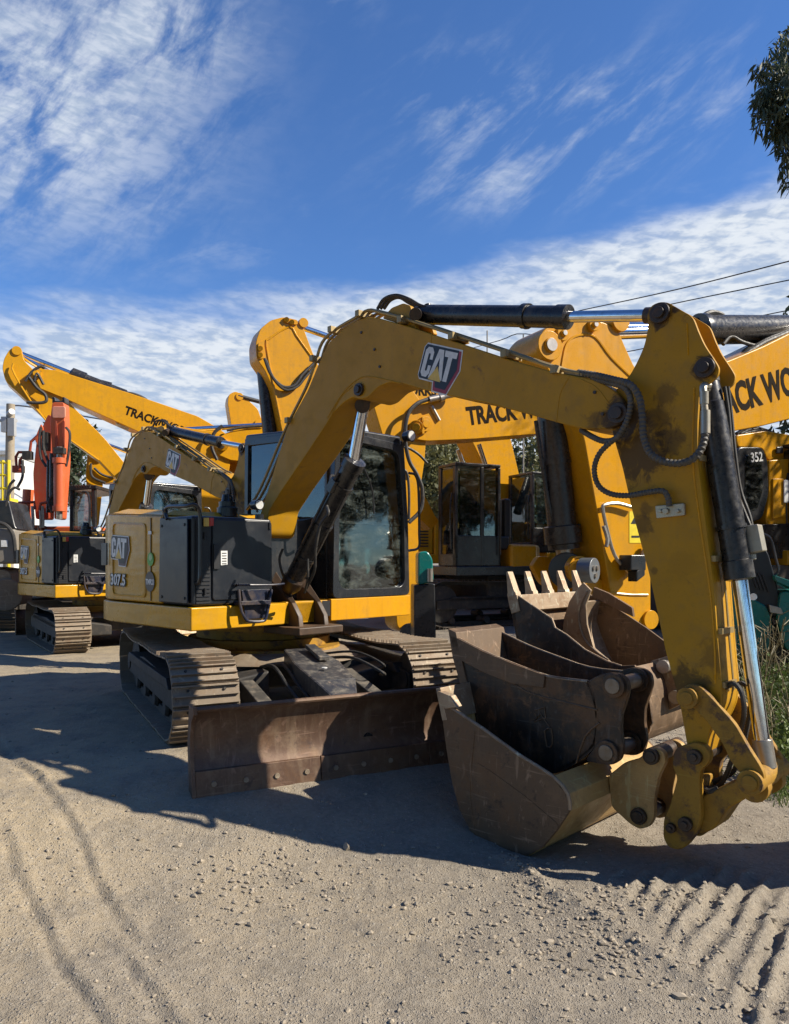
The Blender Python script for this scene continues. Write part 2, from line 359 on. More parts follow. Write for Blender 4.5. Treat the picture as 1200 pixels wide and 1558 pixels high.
# ---------------------------------------------------------------- ground
UF = Vector((.451, -.892, 0)); UW = Vector((.892, .451, 0))    # undercarriage front / width direction
def sst(a, b, v): v = max(0, min(1, (v-a)/(b-a))); return v*v*(3-2*v)
def zbase(x, y):
    d = (x+1.42)*UF.x+(y-4.84)*UF.y
    z = -.30*sst(0, 1.8, d)
    z += .15*sst(-2.5, -.5, -math.hypot((x-7)*.5, y-7)) if x > 3 else 0
    return z
tracks_c = []
def zg(x, y):
    z = zbase(x, y)
    z += .035*noise.noise(Vector((x*.35, y*.35, 0)))*sst(0, 1, 1)
    near = 1 if (-6 < x < 5 and 1 < y < 12) else 0
    if near:
        z += .012*noise.noise(Vector((x*1.7, y*1.7, 3)))+.007*noise.noise(Vector((x*6, y*6, 9)))
        z += .005*noise.noise(Vector((x*17, y*17, 5)))
        # curved tyre rut at the left
        for x0, y0, k, wd_, ya, yb in ((-1.09, 2.66, .80, .020, 2.2, 3.9), (-1.46, 3.57, .78, .024, 3.2, 5.3), (-.72, 2.5, .80, .03, 1.9, 3.0)):
            dd = (x-x0+k*(y-y0)+.05*noise.noise(Vector((x*2, y*2, 8)))+.012*noise.noise(Vector((x*14, y*14, 8))))*.78
            if abs(dd) < .2:
                e = sst(ya-.3, ya+.2, y)*sst(yb+.2, yb-.4, y)*(.45+1.1*abs(noise.noise(Vector((x*4, y*4, 1)))))
                z += e*(-.022*math.exp(-(dd/wd_)**2)+.016*math.exp(-((dd-.045)/.022)**2))
        # crawler tread imprint at lower right
        u = (x-1.45)*.80-(y-3.05)*.60; v = (x-1.40)*.99+(y-3.1)*.13; l_ = 3.1-y
        if -.75 < l_ < .95 and -.34 < v < .5:
            e = sst(-.34, -.26, v)*sst(.5, .4, v)*sst(-.75, -.45, l_)*sst(.95, .7, l_)
            ph = u/.098+.22*noise.noise(Vector((u*4, v*7, 0)))
            z += e*(.030*max(-.4, math.sin(ph*2*math.pi))-.012)*(.25+1.6*abs(noise.noise(Vector((u*5, v*7, 7)))))+e*.010*noise.noise(Vector((x*22, y*22, 3)))
        u = (x-1.45)*.45-(y-3.05)*.89; dd = (x-1.45)*.89+(y-3.05)*.45+.44+.03*noise.noise(Vector((x*5, y*5, 2)))
        if abs(dd) < .14 and -1.4 < u < .9: z += .034*math.exp(-(dd/.045)**2)*(.25+1.5*abs(noise.noise(Vector((x*11, y*11, 2)))))*sst(-1.4, -1, u)*(1 if u < -.1 else .5)
        # loose heap where the bucket scraped
        z += .03*math.exp(-((x-1.25)**2+(y-3.35)**2)/.18)*(.5+abs(noise.noise(Vector((x*8, y*8, 2)))))
    return z
def axis(segs):
    out = [segs[0][0]]
    for a, b, st in segs:
        n = max(1, int(round((b-a)/st))); out += [a+(b-a)*(i+1)/n for i in range(n)]
    return out
gx = axis([(-700, -60, 80), (-60, -12, 6), (-12, -4.2, .25), (-4.2, -3, .05), (-3, 2.8, .018), (2.8, 6, .08), (6, 14, .5), (14, 60, 6), (60, 700, 80)])
gy = axis([(-300, -20, 70), (-20, 0, 3), (0, 1.9, .2), (1.9, 4.6, .017), (4.6, 7.5, .035), (7.5, 14, .15), (14, 40, 2), (40, 100, 10), (100, 1200, 110)])
nx, ny = len(gx), len(gy)
V = [(a, b, zg(a, b)) for b in gy for a in gx]
Fc = [(j*nx+i, j*nx+i+1, (j+1)*nx+i+1, (j+1)*nx+i) for j in range(ny-1) for i in range(nx-1)]
me = bpy.data.meshes.new('ground'); me.from_pydata(V, [], Fc); me.polygons.foreach_set('use_smooth', [True]*len(me.polygons))
go = bpy.data.objects.new('ground', me); col.objects.link(go); tag(go, None, None, kind='structure')
m, t, p = newmat('gravel_dirt'); v = t.obj(); gx_, gy_, gz_ = t.xyz(v)
n1 = t.noise(v, .55, 5, .6); n2 = t.noise(v, 3.5, 7, .65); n3 = t.noise(v, 38, 5, .7); vo = t.vor(v, 60); vo2 = t.vor(v, 150); vc = t.vor(v, 60, out=1)
tan = t.ramp(t.m('ADD', t.m('MULTIPLY', gx_, -.35), t.m('MULTIPLY', t.m('SUBTRACT', n1, .5), 2.2)), -.25, .9)
c = t.mix(tan, (.235, .20, .155), (.34, .27, .175))
c = t.mix(t.m('MULTIPLY', t.ramp(n2, .42, .66), .6), c, (.155, .135, .11))
c = t.mix(t.m('MULTIPLY', t.ramp(n3, .35, .75), .5), c, (.36, .32, .26))
st = t.m('MULTIPLY', t.ramp(vo, .42, .18), t.ramp(t.xyz(vc)[0], .55, .75))
c = t.mix(t.m('MULTIPLY', st, .6), c, t.mix(t.xyz(vc)[1], (.16, .15, .14), (.46, .42, .36)))
c = t.mix(t.m('MULTIPLY', t.ramp(vo2, .35, .1), .25), c, (.11, .10, .085))
t.put(p.inputs['Base Color'], c); p.inputs['Roughness'].default_value = .92; p.inputs['Specular IOR Level'].default_value = .2
h = t.m('ADD', t.m('MULTIPLY', n3, .9), t.m('ADD', t.m('MULTIPLY', st, .7), t.m('MULTIPLY', t.ramp(vo2, .5, .1), .35)))
t.put(p.inputs['Normal'], t.bump(h, .75, .012)); me.materials.append(m)
# loose stones
mb = MB(); rs = random.Random(3)
def stone(x, y, r):
    z = zg(x, y)+r*.2; a = rs.random()*6.28; vs = []
    sx, sy, sz = r*(.8+.6*rs.random()), r*(.6+.5*rs.random()), r*(.45+.35*rs.random())
    ico = [(0, 0, 1), (.89, 0, .45), (.28, .85, .45), (-.72, .53, .45), (-.72, -.53, .45), (.28, -.85, .45), (.72, .53, -.45), (-.28, .85, -.45), (-.89, 0, -.45), (-.28, -.85, -.45), (.72, -.53, -.45), (0, 0, -1)]
    F = [(0, 1, 2), (0, 2, 3), (0, 3, 4), (0, 4, 5), (0, 5, 1), (1, 6, 2), (2, 7, 3), (3, 8, 4), (4, 9, 5), (5, 10, 1), (6, 7, 2), (7, 8, 3), (8, 9, 4), (9, 10, 5), (10, 6, 1)]
    for q in ico:
        k = .75+.5*rs.random(); X = q[0]*sx*k; Y = q[1]*sy*k
        vs.append((x+X*math.cos(a)-Y*math.sin(a), y+X*math.sin(a)+Y*math.cos(a), z+q[2]*sz*k))
    mb.v += [Vector(q) for q in vs]; b = len(mb.v)-12; mb.f += [[b+i for i in f] for f in F]
for i in range(9000):
    y = 2.0+7*rs.random()**1.7; x = (rs.random()*1.15-.6)*y*1.05
    dn = noise.noise(Vector((x*1.3, y*1.3, 4)))
    if rs.random() > .42+dn*1.1: continue
    stone(x, y, .003+.009*rs.random()**4.0)
for cx, cy, sx_, sy_, n in ((-.55, 3.55, .5, .35, 700), (.75, 2.95, .35, .18, 350), (1.2, 3.35, .35, .2, 300), (.62, 3.5, .12, .35, 260), (.9, 3.15, .1, .3, 220), (1.35, 2.6, .45, .35, 420), (.45, 3.3, .5, .3, 300), (-1.6, 3.9, .4, .4, 90)):
    for i in range(n):
        stone(rs.gauss(cx, sx_*.6), rs.gauss(cy, sy_*.6), .003+.013*rs.random()**4)
for x_, y_, r_ in ((-1.08, 3.78, .022), (-.25, 3.9, .03), (1.0, 2.65, .02), (.32, 2.5, .018), (-.7, 3.6, .016), (1.6, 3.2, .024)): stone(x_, y_, r_)
ms, t, p = newmat('pale_gravel'); v = t.obj(); ge = t.N.new('ShaderNodeNewGeometry')
t.put(p.inputs['Base Color'], t.mix(ge.outputs['Random Per Island'], (.19, .16, .12), (.37, .31, .235))); p.inputs['Roughness'].default_value = .9
o = mb.build('loose_gravel', ms, sharp=20); tag(o, 'loose pale gravel scattered over the dirt yard', 'gravel', kind='stuff')
# ================================================================ mini excavator in the foreground
CEN = Vector((-1.07, 6.64, 0))
X1 = thing('mini_excavator', 'mustard yellow mini excavator in the foreground, its boom arching over a rusty blade', 'excavator', CEN, 'mini excavators parked side by side')
C0 = Vector((-1.45, 5.4, 0)); SF = Pl(-1.45, 5.4, .703, .711)           # front plane, s from the right-hand corner
SS = Pl(-1.45, 5.4, .711, -.703)                                       # side plane, s negative towards the tail
fr = SF.n; lf = SF.d                                                    # house forward / width directions
def H(u, v, z): return Vector((C0.x+fr.x*u+lf.x*v, C0.y+fr.y*u+lf.y*v, z))
def hprism(mb, foot, z0, z1, dz=None):
    A = [H(u, v, z0) for u, v in foot]; B = [H(u, v, z1+(dz(u, v) if dz else 0)) for u, v in foot]; return mb.prism3(A, B)
HOUSE = []; UC = []
def hb(mb, name, mat, bev=.006, parent=None, **k):
    o = mb.build(name, mat, parent or X1, bev, **k)
    if parent is None: HOUSE.append(o); HOUSE.extend(EXTRA.get(o.name, []))
    return o
tail = [(-1.30, 0), (-1.50, .05), (-1.66, .16), (-1.80, .36), (-1.90, .68), (-1.94, 1.12), (-1.90, 1.56), (-1.80, 1.88), (-1.66, 2.08), (-1.50, 2.19), (-1.30, 2.24)]
inset = lambda P, k: [(u*(1-k)-.95*k, v*(1-k)+1.12*k) for u, v in P]
foot = [(0, 0)]+tail+[(-.3, 2.24), (-.3, 1.31), (0, 1.31)]
hb(hprism(MB(), [(.012, -.012)]+[(u-.008, v-.012 if v < 1 else v+.01) for u, v in tail]+[(-.3, 2.25), (-.3, 1.30), (-.02, 1.30), (-.02, .85), (.012, .80)], .735, .905), 'base_frame', MYH, .012)
# tail panels
side = [(-.44, .004)]+[(u, v) for u, v in tail]+[(-1.28, 2.24), (-1.28, 1.4), (-.44, 1.4)]
crown = lambda u, v: .055*sst(-.2, -1.3, u)
hood = hprism(MB(), side, .912, 1.575, crown)
hood = hb(hood, 'engine_hood', MYH, .02)
top = MB(); A = inset(side, .0); B = inset(side, .12)
top.prism3([H(u, v, 1.578+crown(u, v)) for u, v in inset(side, .012)], [H(u, v, 1.62+crown(u, v)) for u, v in B]); hb(top, 'hood_top', MYH, .01)
# door seams and raised frame on the side
dr = MB()
for a in (-.60, ): dr.prism(SS, [(a-.004, .93), (a+.004, .93), (a+.004, 1.57), (a-.004, 1.57)], -.003, .003)
hb(dr, 'door_seam', MKD, 0)
rb = MB(); P = rnd([(-1.26, .95), (-.68, .95), (-.68, 1.53), (-1.26, 1.56)], .05)
Q = rnd([(-1.245, .965), (-.695, .965), (-.695, 1.515), (-1.245, 1.545)], .045)
for i in range(len(P)):
    j = (i+1) % len(P); rb.prism3([SS.pt(*P[i], .001), SS.pt(*P[j], .001), SS.pt(*Q[j], .001), SS.pt(*Q[i], .001)], [SS.pt(*P[i], .004), SS.pt(*P[j], .004), SS.pt(*Q[j], .007), SS.pt(*Q[i], .007)])
hb(rb, 'door_crease', MYH, 0)
lt = MB(); lt.prism(SS, rnd([SS.sz(155, 826), SS.sz(163, 826), SS.sz(163, 860), SS.sz(155, 860)], .01), -.004, .008); hb(lt, 'door_latch', MBKP, .002)
# black corner cover
blk = hprism(MB(), [(0, .008), (-.436, .004), (-.436, .66), (0, .70)], .912, 1.565); blk = hb(blk, 'tank_cover', MBKP, .022)
bs = MB(); bs.prism(SS, [(-.445, .93), (-.03, .93), (-.03, 1.545), (-.43, 1.56)], .004, .018); hb(bs, 'corner_panel', MBKP, .008)
rec = MB(); rec.prism(SF, [(.035, .93), (.15, .93), (.15, 1.53), (.035, 1.53)], .002, .006); hb(rec, 'grille', MKD, .0)
gr2 = MB()
for i in range(20): gr2.prism(SF, [(.04, .95+i*.028), (.145, .95+i*.028), (.145, .956+i*.028), (.04, .956+i*.028)], .006, .012)
hb(gr2, 'grille_slats', MBKP, 0)
dp = MB(); dp.prism(SF, rnd([(.165, .95), (.695, .95), (.69, 1.545), (.165, 1.54)], .03), .002, .014); hb(dp, 'front_door', MBKP, .01)
hd = MB(); a = SF.sz(322, 866); hd.prism(SF, rnd([SF.sz(322, 866), SF.sz(331, 866), SF.sz(331, 828), SF.sz(322, 828)], .01), .014, .03); hb(hd, 'door_handle', MKD, .003)
st = MB(); st.prism(SF, [SF.sz(334, 860), SF.sz(344, 859), SF.sz(344, 838), SF.sz(334, 838)], .015, .017); hb(st, 'white_sticker', MWH, 0)
for k_ in range(5):
    yy = 841+k_*4; hb(MB().prism(SF, [SF.sz(335.5, yy+1.6), SF.sz(342.5, yy+1.5), SF.sz(342.5, yy), SF.sz(335.5, yy+.1)], .0172, .0176), 'sticker_lettering', MKD, 0)
hg = MB()
for px, py in ((410, 800), (410, 900), (312, 815), (312, 900)): hg.cyl(SF.w(px, py-5, .018), SF.w(px, py+5, .018), .009)
hb(hg, 'hinge', MKD, 0)
bt = MB()
for a_ in (-.40, -.07):
    for z_ in (.97, 1.5): bt.cyl(SS.pt(a_, z_, .018), SS.pt(a_, z_, .024), .012, n=6)
hb(bt, 'bolt', MKD, 0)
ye = MB(); ye.prism(SF, [SF.sz(306, 801), SF.sz(313, 801), SF.sz(313, 788), SF.sz(306, 788)], .03, .045); hb(ye, 'warning_label', MYE, .002)
re_ = MB(); re_.prism(SF, [SF.sz(313.5, 801), SF.sz(320, 800), SF.sz(320, 788), SF.sz(313.5, 788)], .03, .045); hb(re_, 'red_reflector', paint('red_reflector', (.5, .03, .02), amt=.1), .002)
# grab rail over the corner
rl = MB(); f = lambda px, py, o=.05: SF.w(px, py, o)
rl.tube([SS.w(254, 790, .03), SS.w(251, 779, .03), SS.w(256, 771, .035), SS.w(282, 770, .04), f(296, 768, .06), f(303, 778, .065), f(304.5, 800, .065), f(304.5, 860, .065), f(303, 884, .06), f(298, 888, .0)], .0135, 10); rl.cyl(SS.w(251, 790, -.01), SS.w(251, 776, .03), .02); hb(rl, 'grab_rail', MBK, 0)
# steps below the cover
sp = MB(); P = [f(363, 897, .07), f(366, 925, .09), f(371, 938, .10), f(378, 945, .10), f(400, 945, .10), f(405, 938, .10), f(409, 920, .09), f(413, 897, .07)]
sp.tube(P, .012, 8, 3); sp.tube([f(362, 890, .0), f(363, 890, .07), f(413, 890, .07), f(432, 888, .05)], .009, 8, 2)
a = [SF.sz(366, 915, .09), SF.sz(410, 913, .09), SF.sz(410, 919, .09), SF.sz(366, 921, .09)]; sp.prism(SF, a, .0, .10)
a = [SF.sz(368, 898, .06), SF.sz(411, 896, .06), SF.sz(407, 940, .06), SF.sz(374, 942, .06)]; sp.prism(SF, a, .05, .056); hb(sp, 'step', paint('dark_blue_black', (.012, .016, .035), amt=.3), .002)
# fuel cap / breather on the cover, mirror-style work lamp
wl = MB(); c = SF.w(391, 768, -.02); wl.cyl(c-fr*.045, c+fr*.028, .036, .042); wl.cyl(c+Vector((0, 0, -.06)), c, .01); wl.cyl(H(-.05, .62, 1.55), H(-.05, .62, 1.60), .035); hb(wl, 'work_lamp', MBK, 0)
ln = MB(); ln.cyl(c+fr*.0285, c+fr*.034, .035); hb(ln, 'lamp_lens', MLT, 0)
ex = MB(); ex.lathe(H(-.5, .62, 1.6), H(-.5, .62, 1.80), [(0, .085), (.35, .085), (.4, .07), (.6, .07), (.62, .05), (.9, .04), (.9, .0)]); hb(ex, 'exhaust_cap', MBK, 0)
# ------------------------------------------------ writing and marks
def mark(pl, p0, p1, off, parent, hexcols=True, rows=1.0):
    a = Vector(pl.sz(*p0, off)); b = Vector(pl.sz(*p1, off)); k = (b-a).length/1.62; u = (b-a).normalized(); w = Vector((-u.y, u.x))
    def put(pts, o, mat, nm):
        return MB().flat(pl, [tuple(a+u*x*k*1.0+w*y*k*rows) for x, y in pts], o).build(nm, mat, parent)
    L = []
    L.append(put([(-.10, .02), (-.10, .98), (.02, 1.13), (1.84, 1.13), (1.98, .45), (1.60, -.43), (.82, -.43), (.74, -.12), (.02, -.12)], off, MWH, 'emblem_border'))
    L.append(put([(1.5, 1.07), (1.80, 1.07), (1.93, .45), (1.57, -.38), (.86, -.38), (.78, -.05)], off+.0012, MRE if hexcols else flatm('grey_decal', (.12, .07, .08)), 'emblem_hexagon'))
    L.append(put([(-.05, 0), (-.05, .98), (.03, 1.08), (1.68, 1.08), (1.80, .46), (1.48, -.26), (.94, -.26), (.86, -.07), (.03, -.07)], off+.0024, MKD, 'emblem_ground'))
    l = MB()
    for P in ([(.48, .60), (.33, .60), (.33, .76), (.30, .80), (.25, .80), (.22, .76), (.22, .24), (.25, .2), (.30, .2), (.33, .24), (.33, .40), (.48, .40), (.48, .14), (.36, 0), (.14, 0), (.03, .12), (.03, .88), (.14, 1), (.36, 1), (.48, .86)],
              [(.47, 0), (.70, 1), (.96, 1), (1.20, 0), (1.02, 0), (.83, .74), (.65, 0)], [(1.02, 1), (1.66, 1), (1.66, .80), (1.45, .80), (1.45, 0), (1.24, 0), (1.24, .80), (1.06, .80)]):
        l.flat(pl, [tuple(a+u*x*k+w*y*k*rows) for x, y in P], off+.0036)
    L.append(l.build('emblem_lettering', MWH, parent))
    L.append(put([(.49, -.05), (.83, .44), (1.17, -.05)], off+.0048, MYE, 'emblem_triangle'))
    return L
HOUSE += mark(SS, (169.5, 847), (191.5, 850), .006, X1, False, 1.0)
HOUSE.append(text('307.5', SS, (167, 889.5), (191, 891.5), .007, MKD, X1, 'model_number_outline', bold=.085, stretch=1.0))
HOUSE.append(text('307.5', SS, (168.2, 888.7), (190, 890.5), .009, MWH, X1, 'model_number', bold=.03, stretch=1.0))
def disc(pl, px, py, r, off, mat, nm, sx=1.0, n=28):
    a = pl.sz(px, py, off); o = MB().flat(pl, [(a[0]+r*sx*math.cos(2*math.pi*i/n), a[1]+r*math.sin(2*math.pi*i/n)) for i in range(n)], off).build(nm, mat, X1); HOUSE.append(o)
disc(SS, 227.5, 885, .078, .006, flatm('grey_decal_disc', (.10, .085, .07)), 'round_sticker', .95)
HOUSE.append(text('TMR21', SS, (221.3, 888.5), (234, 889.5), .008, MWH, X1, 'sticker_lettering', bold=.05, stretch=1.2))
disc(SS, 228.5, 851, .052, .006, MGN, 'green_sticker', .95); disc(SS, 228.5, 848, .026, .008, flatm('pale_green', (.45, .62, .30)), 'green_sticker_centre')
HOUSE.append(MB().flat(SS, [SS.sz(*q, .006) for q in ((225, 813), (230, 813), (230, 808), (225, 808))], .006).build('small_label', MWH, X1))
# ------------------------------------------------ cab
CV0, CV1 = 1.318, 2.25
def cabq(u, v, z): return H(u, v, z)
fp = lambda t, z, o=0: SF.pt(t, z, o)
zt, zb_ = 2.34, .92
cb = MB()
cb.prism(SF, [(CV0-.02, .735), (CV1+.01, .735), (CV1+.01, .918), (CV0-.02, .918)], -1.25, .01)
hb(cb, 'cab_base', MYB, .008)
fm = MB(); r = .032
def post(a, b, r=.03): fm.cyl(a, b, r, n=8)
# front frame as a ring
O = rnd([(CV0, .922), (CV1, .922), (CV1-.02, 1.6), (CV1-.075, 2.30), (CV0+.03, 2.345)], .05, 5)
I = rnd([(CV0+.065, .995), (CV1-.06, .995), (CV1-.075, 1.6), (CV1-.14, 2.235), (CV0+.085, 2.275)], .11, 5)
for n0, n1 in ((-.07, .012),):
    m_ = len(O)
    fm.add([SF.pt(*q, n0) for q in O]+[SF.pt(*q, n1) for q in O]+[SF.pt(*q, n0) for q in I]+[SF.pt(*q, n1) for q in I],
           [[i, (i+1) % m_, m_+(i+1) % m_, m_+i] for i in range(m_)]+[[2*m_+i, 3*m_+i, 3*m_+(i+1) % m_, 2*m_+(i+1) % m_] for i in range(m_)] +
           [[m_+i, m_+(i+1) % m_, 3*m_+(i+1) % m_, 3*m_+i] for i in range(m_)]+[[i, 2*m_+i, 2*m_+(i+1) % m_, (i+1) % m_] for i in range(m_)])
hb(fm, 'windscreen_frame', MBK, .006)
sidef = MB()
def sring(v0, v1, O, I):
    m_ = len(O); vs = [H(u, v0, z) for u, z in O]+[H(u, v1, z) for u, z in O]+[H(u, v0, z) for u, z in I]+[H(u, v1, z) for u, z in I]
    sidef.add(vs, [[i, (i+1) % m_, m_+(i+1) % m_, m_+i] for i in range(m_)]+[[2*m_+i, 3*m_+i, 3*m_+(i+1) % m_, 2*m_+(i+1) % m_] for i in range(m_)]+[[m_+i, m_+(i+1) % m_, 3*m_+(i+1) % m_, 3*m_+i] for i in range(m_)]+[[i, 2*m_+i, 2*m_+(i+1) % m_, (i+1) % m_] for i in range(m_)])
SO = [(-.07, .922), (-1.27, .922), (-1.29, 1.6), (-1.28, 2.40), (-.07, 2.35)]; SI = [(-.10, 1.25), (-1.22, 1.25), (-1.235, 1.7), (-1.225, 2.335), (-.10, 2.285)]
sring(CV0, CV0+.05, SO, SI); sring(CV1-.06, CV1-.01, SO, SI)
hprism(sidef, [(-1.22, CV0+.05), (-1.27, CV0+.05), (-1.27, CV1-.06), (-1.22, CV1-.06)], .922, 1.5)
hb(sidef, 'cab_frame', MBK, .004)
rf = MB(); A = [(-.02, CV0+.03), (-1.30, CV0-.005), (-1.30, CV1-.01), (-.02, CV1-.08)]
rf.prism3([H(u, v, 2.33-.05*(u+1.3)/1.3) for u, v in A], [H(u*.97, v, 2.44-.06*(u+1.3)/1.3) for u, v in inset(A, .0)]); hb(rf, 'cab_roof', MBK, .02)
gl = MB(); gl.prism(SF, I, -.03, -.024); gl.prism(SF, [(CV0+.06, 1.555), (CV1-.07, 1.555), (CV1-.07, 1.565), (CV0+.06, 1.565)], -.022, -.016); hb(gl, 'windscreen', MGL, 0)
gs = MB(); 
for vv in (CV0+.022, CV1-.03): gs.prism3([H(u, vv, z) for u, z in SI], [H(u, vv+.006, z) for u, z in SI])
hb(gs, 'side_window', MGF, 0)
gb = MB(); gb.prism3([H(-1.245, v, z) for v, z in ((CV0+.06, 1.5), (CV1-.08, 1.5), (CV1-.08, 2.36), (CV0+.06, 2.36))], [H(-1.239, v, z) for v, z in ((CV0+.06, 1.5), (CV1-.08, 1.5), (CV1-.08, 2.36), (CV0+.06, 2.36))]); hb(gb, 'rear_window', MGF, 0)
it = MB(); vm = (CV0+CV1)/2
hprism(it, [(-.72, vm-.24), (-1.15, vm-.24), (-1.15, vm+.24), (-.72, vm+.24)], 1.25, 1.37); hprism(it, [(-1.06, vm-.23), (-1.17, vm-.23), (-1.17, vm+.23), (-1.06, vm+.23)], 1.37, 2.0); hprism(it, [(-1.08, vm-.12), (-1.16, vm-.12), (-1.16, vm+.12), (-1.08, vm+.12)], 2.02, 2.2)
for s_ in (-.3, .3): hprism(it, [(-.6, vm+s_-.06), (-1.1, vm+s_-.06), (-1.1, vm+s_+.06), (-.6, vm+s_+.06)], 1.3, 1.5)
hb(it, 'seat', flatm('seat_fabric', (.03, .03, .032), .8), .03)
lv = MB()
for s_ in (-.3, .3): lv.tube([H(-.62, vm+s_, 1.5), H(-.60, vm+s_, 1.66), H(-.57, vm+s_, 1.7)], .013); lv.cyl(H(-.59, vm+s_, 1.66), H(-.57, vm+s_, 1.76), .024)
for s_ in (-.09, .09): lv.tube([H(-.30, vm+s_, .95), H(-.32, vm+s_, 1.3), H(-.38, vm+s_, 1.42)], .01); hprism(lv, [(-.2, vm+s_-.05), (-.42, vm+s_-.05), (-.42, vm+s_+.05), (-.2, vm+s_+.05)], 1.0, 1.03)
lv.tube([H(-.15, vm+.1, 2.2), H(-.12, vm-.1, 2.0), H(-.1, vm-.2, 1.7)], .008)
hb(lv, 'control_levers', flatm('lever_grey', (.12, .12, .12), .5), 0)
hb(MB().prism(SF, rnd([(CV0+.27, 1.32), (CV0+.40, 1.32), (CV0+.40, 1.20), (CV0+.27, 1.20)], .02), -.16, -.13), 'monitor', MBKP, .01)
mr = MB(); c = fp(CV1-.09, 2.37, .07); mr.cyl(c-fr*.03, c+fr*.05, .045, .055); mr.cyl(fp(CV1-.09, 2.27, .0), c, .014); hb(mr, 'cab_lamp', MBK, 0); hb(MB().cyl(c+fr*.0505, c+fr*.056, .044), 'lamp_lens', MLT, 0)
gh = MB(); gh.tube([fp(CV1+.0, 2.05, 0), fp(CV1+.07, 2.03, .02), fp(CV1+.10, 1.9, .03), fp(CV1+.11, 1.5, .03), fp(CV1+.10, 1.36, .03), fp(CV1+.0, 1.33, 0)], .012)
gh.tube([fp(CV0+.0, 1.95, .02), fp(CV0-.06, 1.93, .05), fp(CV0-.07, 1.8, .06), fp(CV0-.06, 1.6, .06), fp(CV0, 1.58, .02)], .011); hb(gh, 'handrail', MBK, 0)
wp = MB(); wp.tube([fp(CV0+.2, 2.24, .02), fp(CV0+.42, 1.9, .03), fp(CV0+.46, 1.65, .03)], .007); hb(wp, 'wiper', MBK, 0)
pb = MB()
pb.prism(SF, [SF.sz(491, 938, .02), SF.sz(503, 937, .02), SF.sz(503, 914, .02), SF.sz(491, 914, .02)], .011, .013); hb(pb, 'warning_plate', MKD, 0)
hb(MB().prism(SF, [(.85, .735), (CV0-.03, .735), (CV0-.03, .91), (.85, .91)], -.1, -.02), 'cab_side_base', MYH, .006)
bk = MB(); bk.prism3([H(-.25, .74, .92), H(-.25, CV0-.02, .92), H(-.25, CV0-.02, 1.6), H(-.25, .74, 1.5)], [H(-.4, .74, .92), H(-.4, CV0-.02, .92), H(-.4, CV0-.02, 1.6), H(-.4, .74, 1.5)]); hb(bk, 'bulkhead', MBK, 0)
# swing bracket and slew base
sb = MB()
for v in (.88, 1.14): sb.prism3([H(.12, v, .68), H(.10, v, .80), H(.02, v, .90), H(-.3, v, 1.1), H(-.3, v, .68)], [H(.12, v+.05, .68), H(.10, v+.05, .80), H(.02, v+.05, .90), H(-.3, v+.05, 1.2), H(-.3, v+.05, .68)])
hprism(sb, [(.22, .80), (-.2, .75), (-.2, 1.3), (.22, 1.25)], .66, .72)
hb(sb, 'boom_bracket', paint('rusty_bracket', (.055, .032, .018), dirt=(.16, .085, .035), amt=.7, chips=.4, chipcol=(.04, .025, .015), rough=.6), .01)
tb = MB(); tb.lathe(H(-.75, 1.12, .50), H(-.75, 1.12, .74), [(0, .62), (.35, .62), (.36, .55), (.7, .55), (.71, .68), (.98, .68)], 40); hb(tb, 'slew_ring', MYD, 0)
# ------------------------------------------------ boom
BP = Pl(-.79, 6.05, .72, -.694); BH = .15
BO = [(398, 820), (387, 812), (387, 797), (397, 779), (436, 651), (468, 593), (482, 559), (499, 522), (519, 502), (541, 488), (558, 482), (577, 484), (620, 496), (715, 527), (772, 546), (842, 566), (883, 573), (905, 578), (930, 590), (948, 607), (954, 628), (946, 645), (924, 653), (892, 653), (867, 648), (810, 632), (740, 613), (683, 602), (640, 592), (610, 583), (592, 582), (576, 588), (560, 604), (548, 608), (536, 604), (522, 613), (505, 630), (498, 643), (467, 690), (428, 747), (409, 778), (404, 812)]
# underside follows the lower chord: narrower section inside the side plates
O_ = BP.poly(BO, BH); O_ = rnd(O_, .03, 3)
bm_ = MB(); bm_.prism(BP, O_, -BH, BH); 
MYBm = paint('greasy_boom_paint', (.44, .225, .008), amt=.45, chips=.16, chipcol=(.14, .07, .025), rough=.5, spec=.25, stains=[(tuple(BP.w(px, py, BH, BH)-CEN), r_, k_) for px, py, r_, k_ in ((936, 640, .11, .95), (948, 618, .09, .9), (905, 640, .06, .5), (547, 593, .05, .7), (425, 850, .18, .6))])
boom = hb(bm_, 'boom', MYBm, .008)
# side doubler plates, weld seams
sp_ = MB()
def ridge(mb, pl, pts, off, h=.006, w=.004, k=5):
    P = [pl.w(a, b, off) for a, b in pts]; mb.tube(P, w, 6, k)
ridge(sp_, BP, [(536, 588), (519, 604), (505, 629)], BH+.0, w=.004)
ridge(sp_, BP, [(498, 636), (520, 600), (540, 580), (556, 573), (580, 576), (610, 583)], BH, w=.005); ridge(sp_, BP, [(657, 505), (652, 592)], BH, w=.0025, k=1)
ridge(sp_, BP, [(866, 573), (852, 600), (846, 643)], BH, w=.003); ridge(sp_, BP, [(873, 573), (905, 588), (925, 612)], BH, w=.003)
hb(sp_, 'weld_seam', MY, 0, parent=boom)
pn = MB()
for px, py, r in ((547, 593, .045), (941, 629, .055), ): 
    pn.cyl(BP.w(px, py, BH-.01, BH), BP.w(px, py, BH+.02, BH), r); pn.cyl(BP.w(px, py, BH+.01, BH), BP.w(px, py, BH+.035, BH), r*.6); pn.cyl(BP.w(px, py, -BH-.03, BH), BP.w(px, py, -BH+.02, BH), r)
hb(pn, 'boom_pin', MGR, .004)
nb = MB()
for px, py in ((550, 506), (570, 532), (578, 558), (905, 597), (917, 630)): nb.cyl(BP.w(px, py, BH, BH), BP.w(px, py, BH+.008, BH), .009)
hb(nb, 'grease_nipple', MGR, 0, parent=boom)
def both(L): 
    for o in L: HOUSE.append(o)
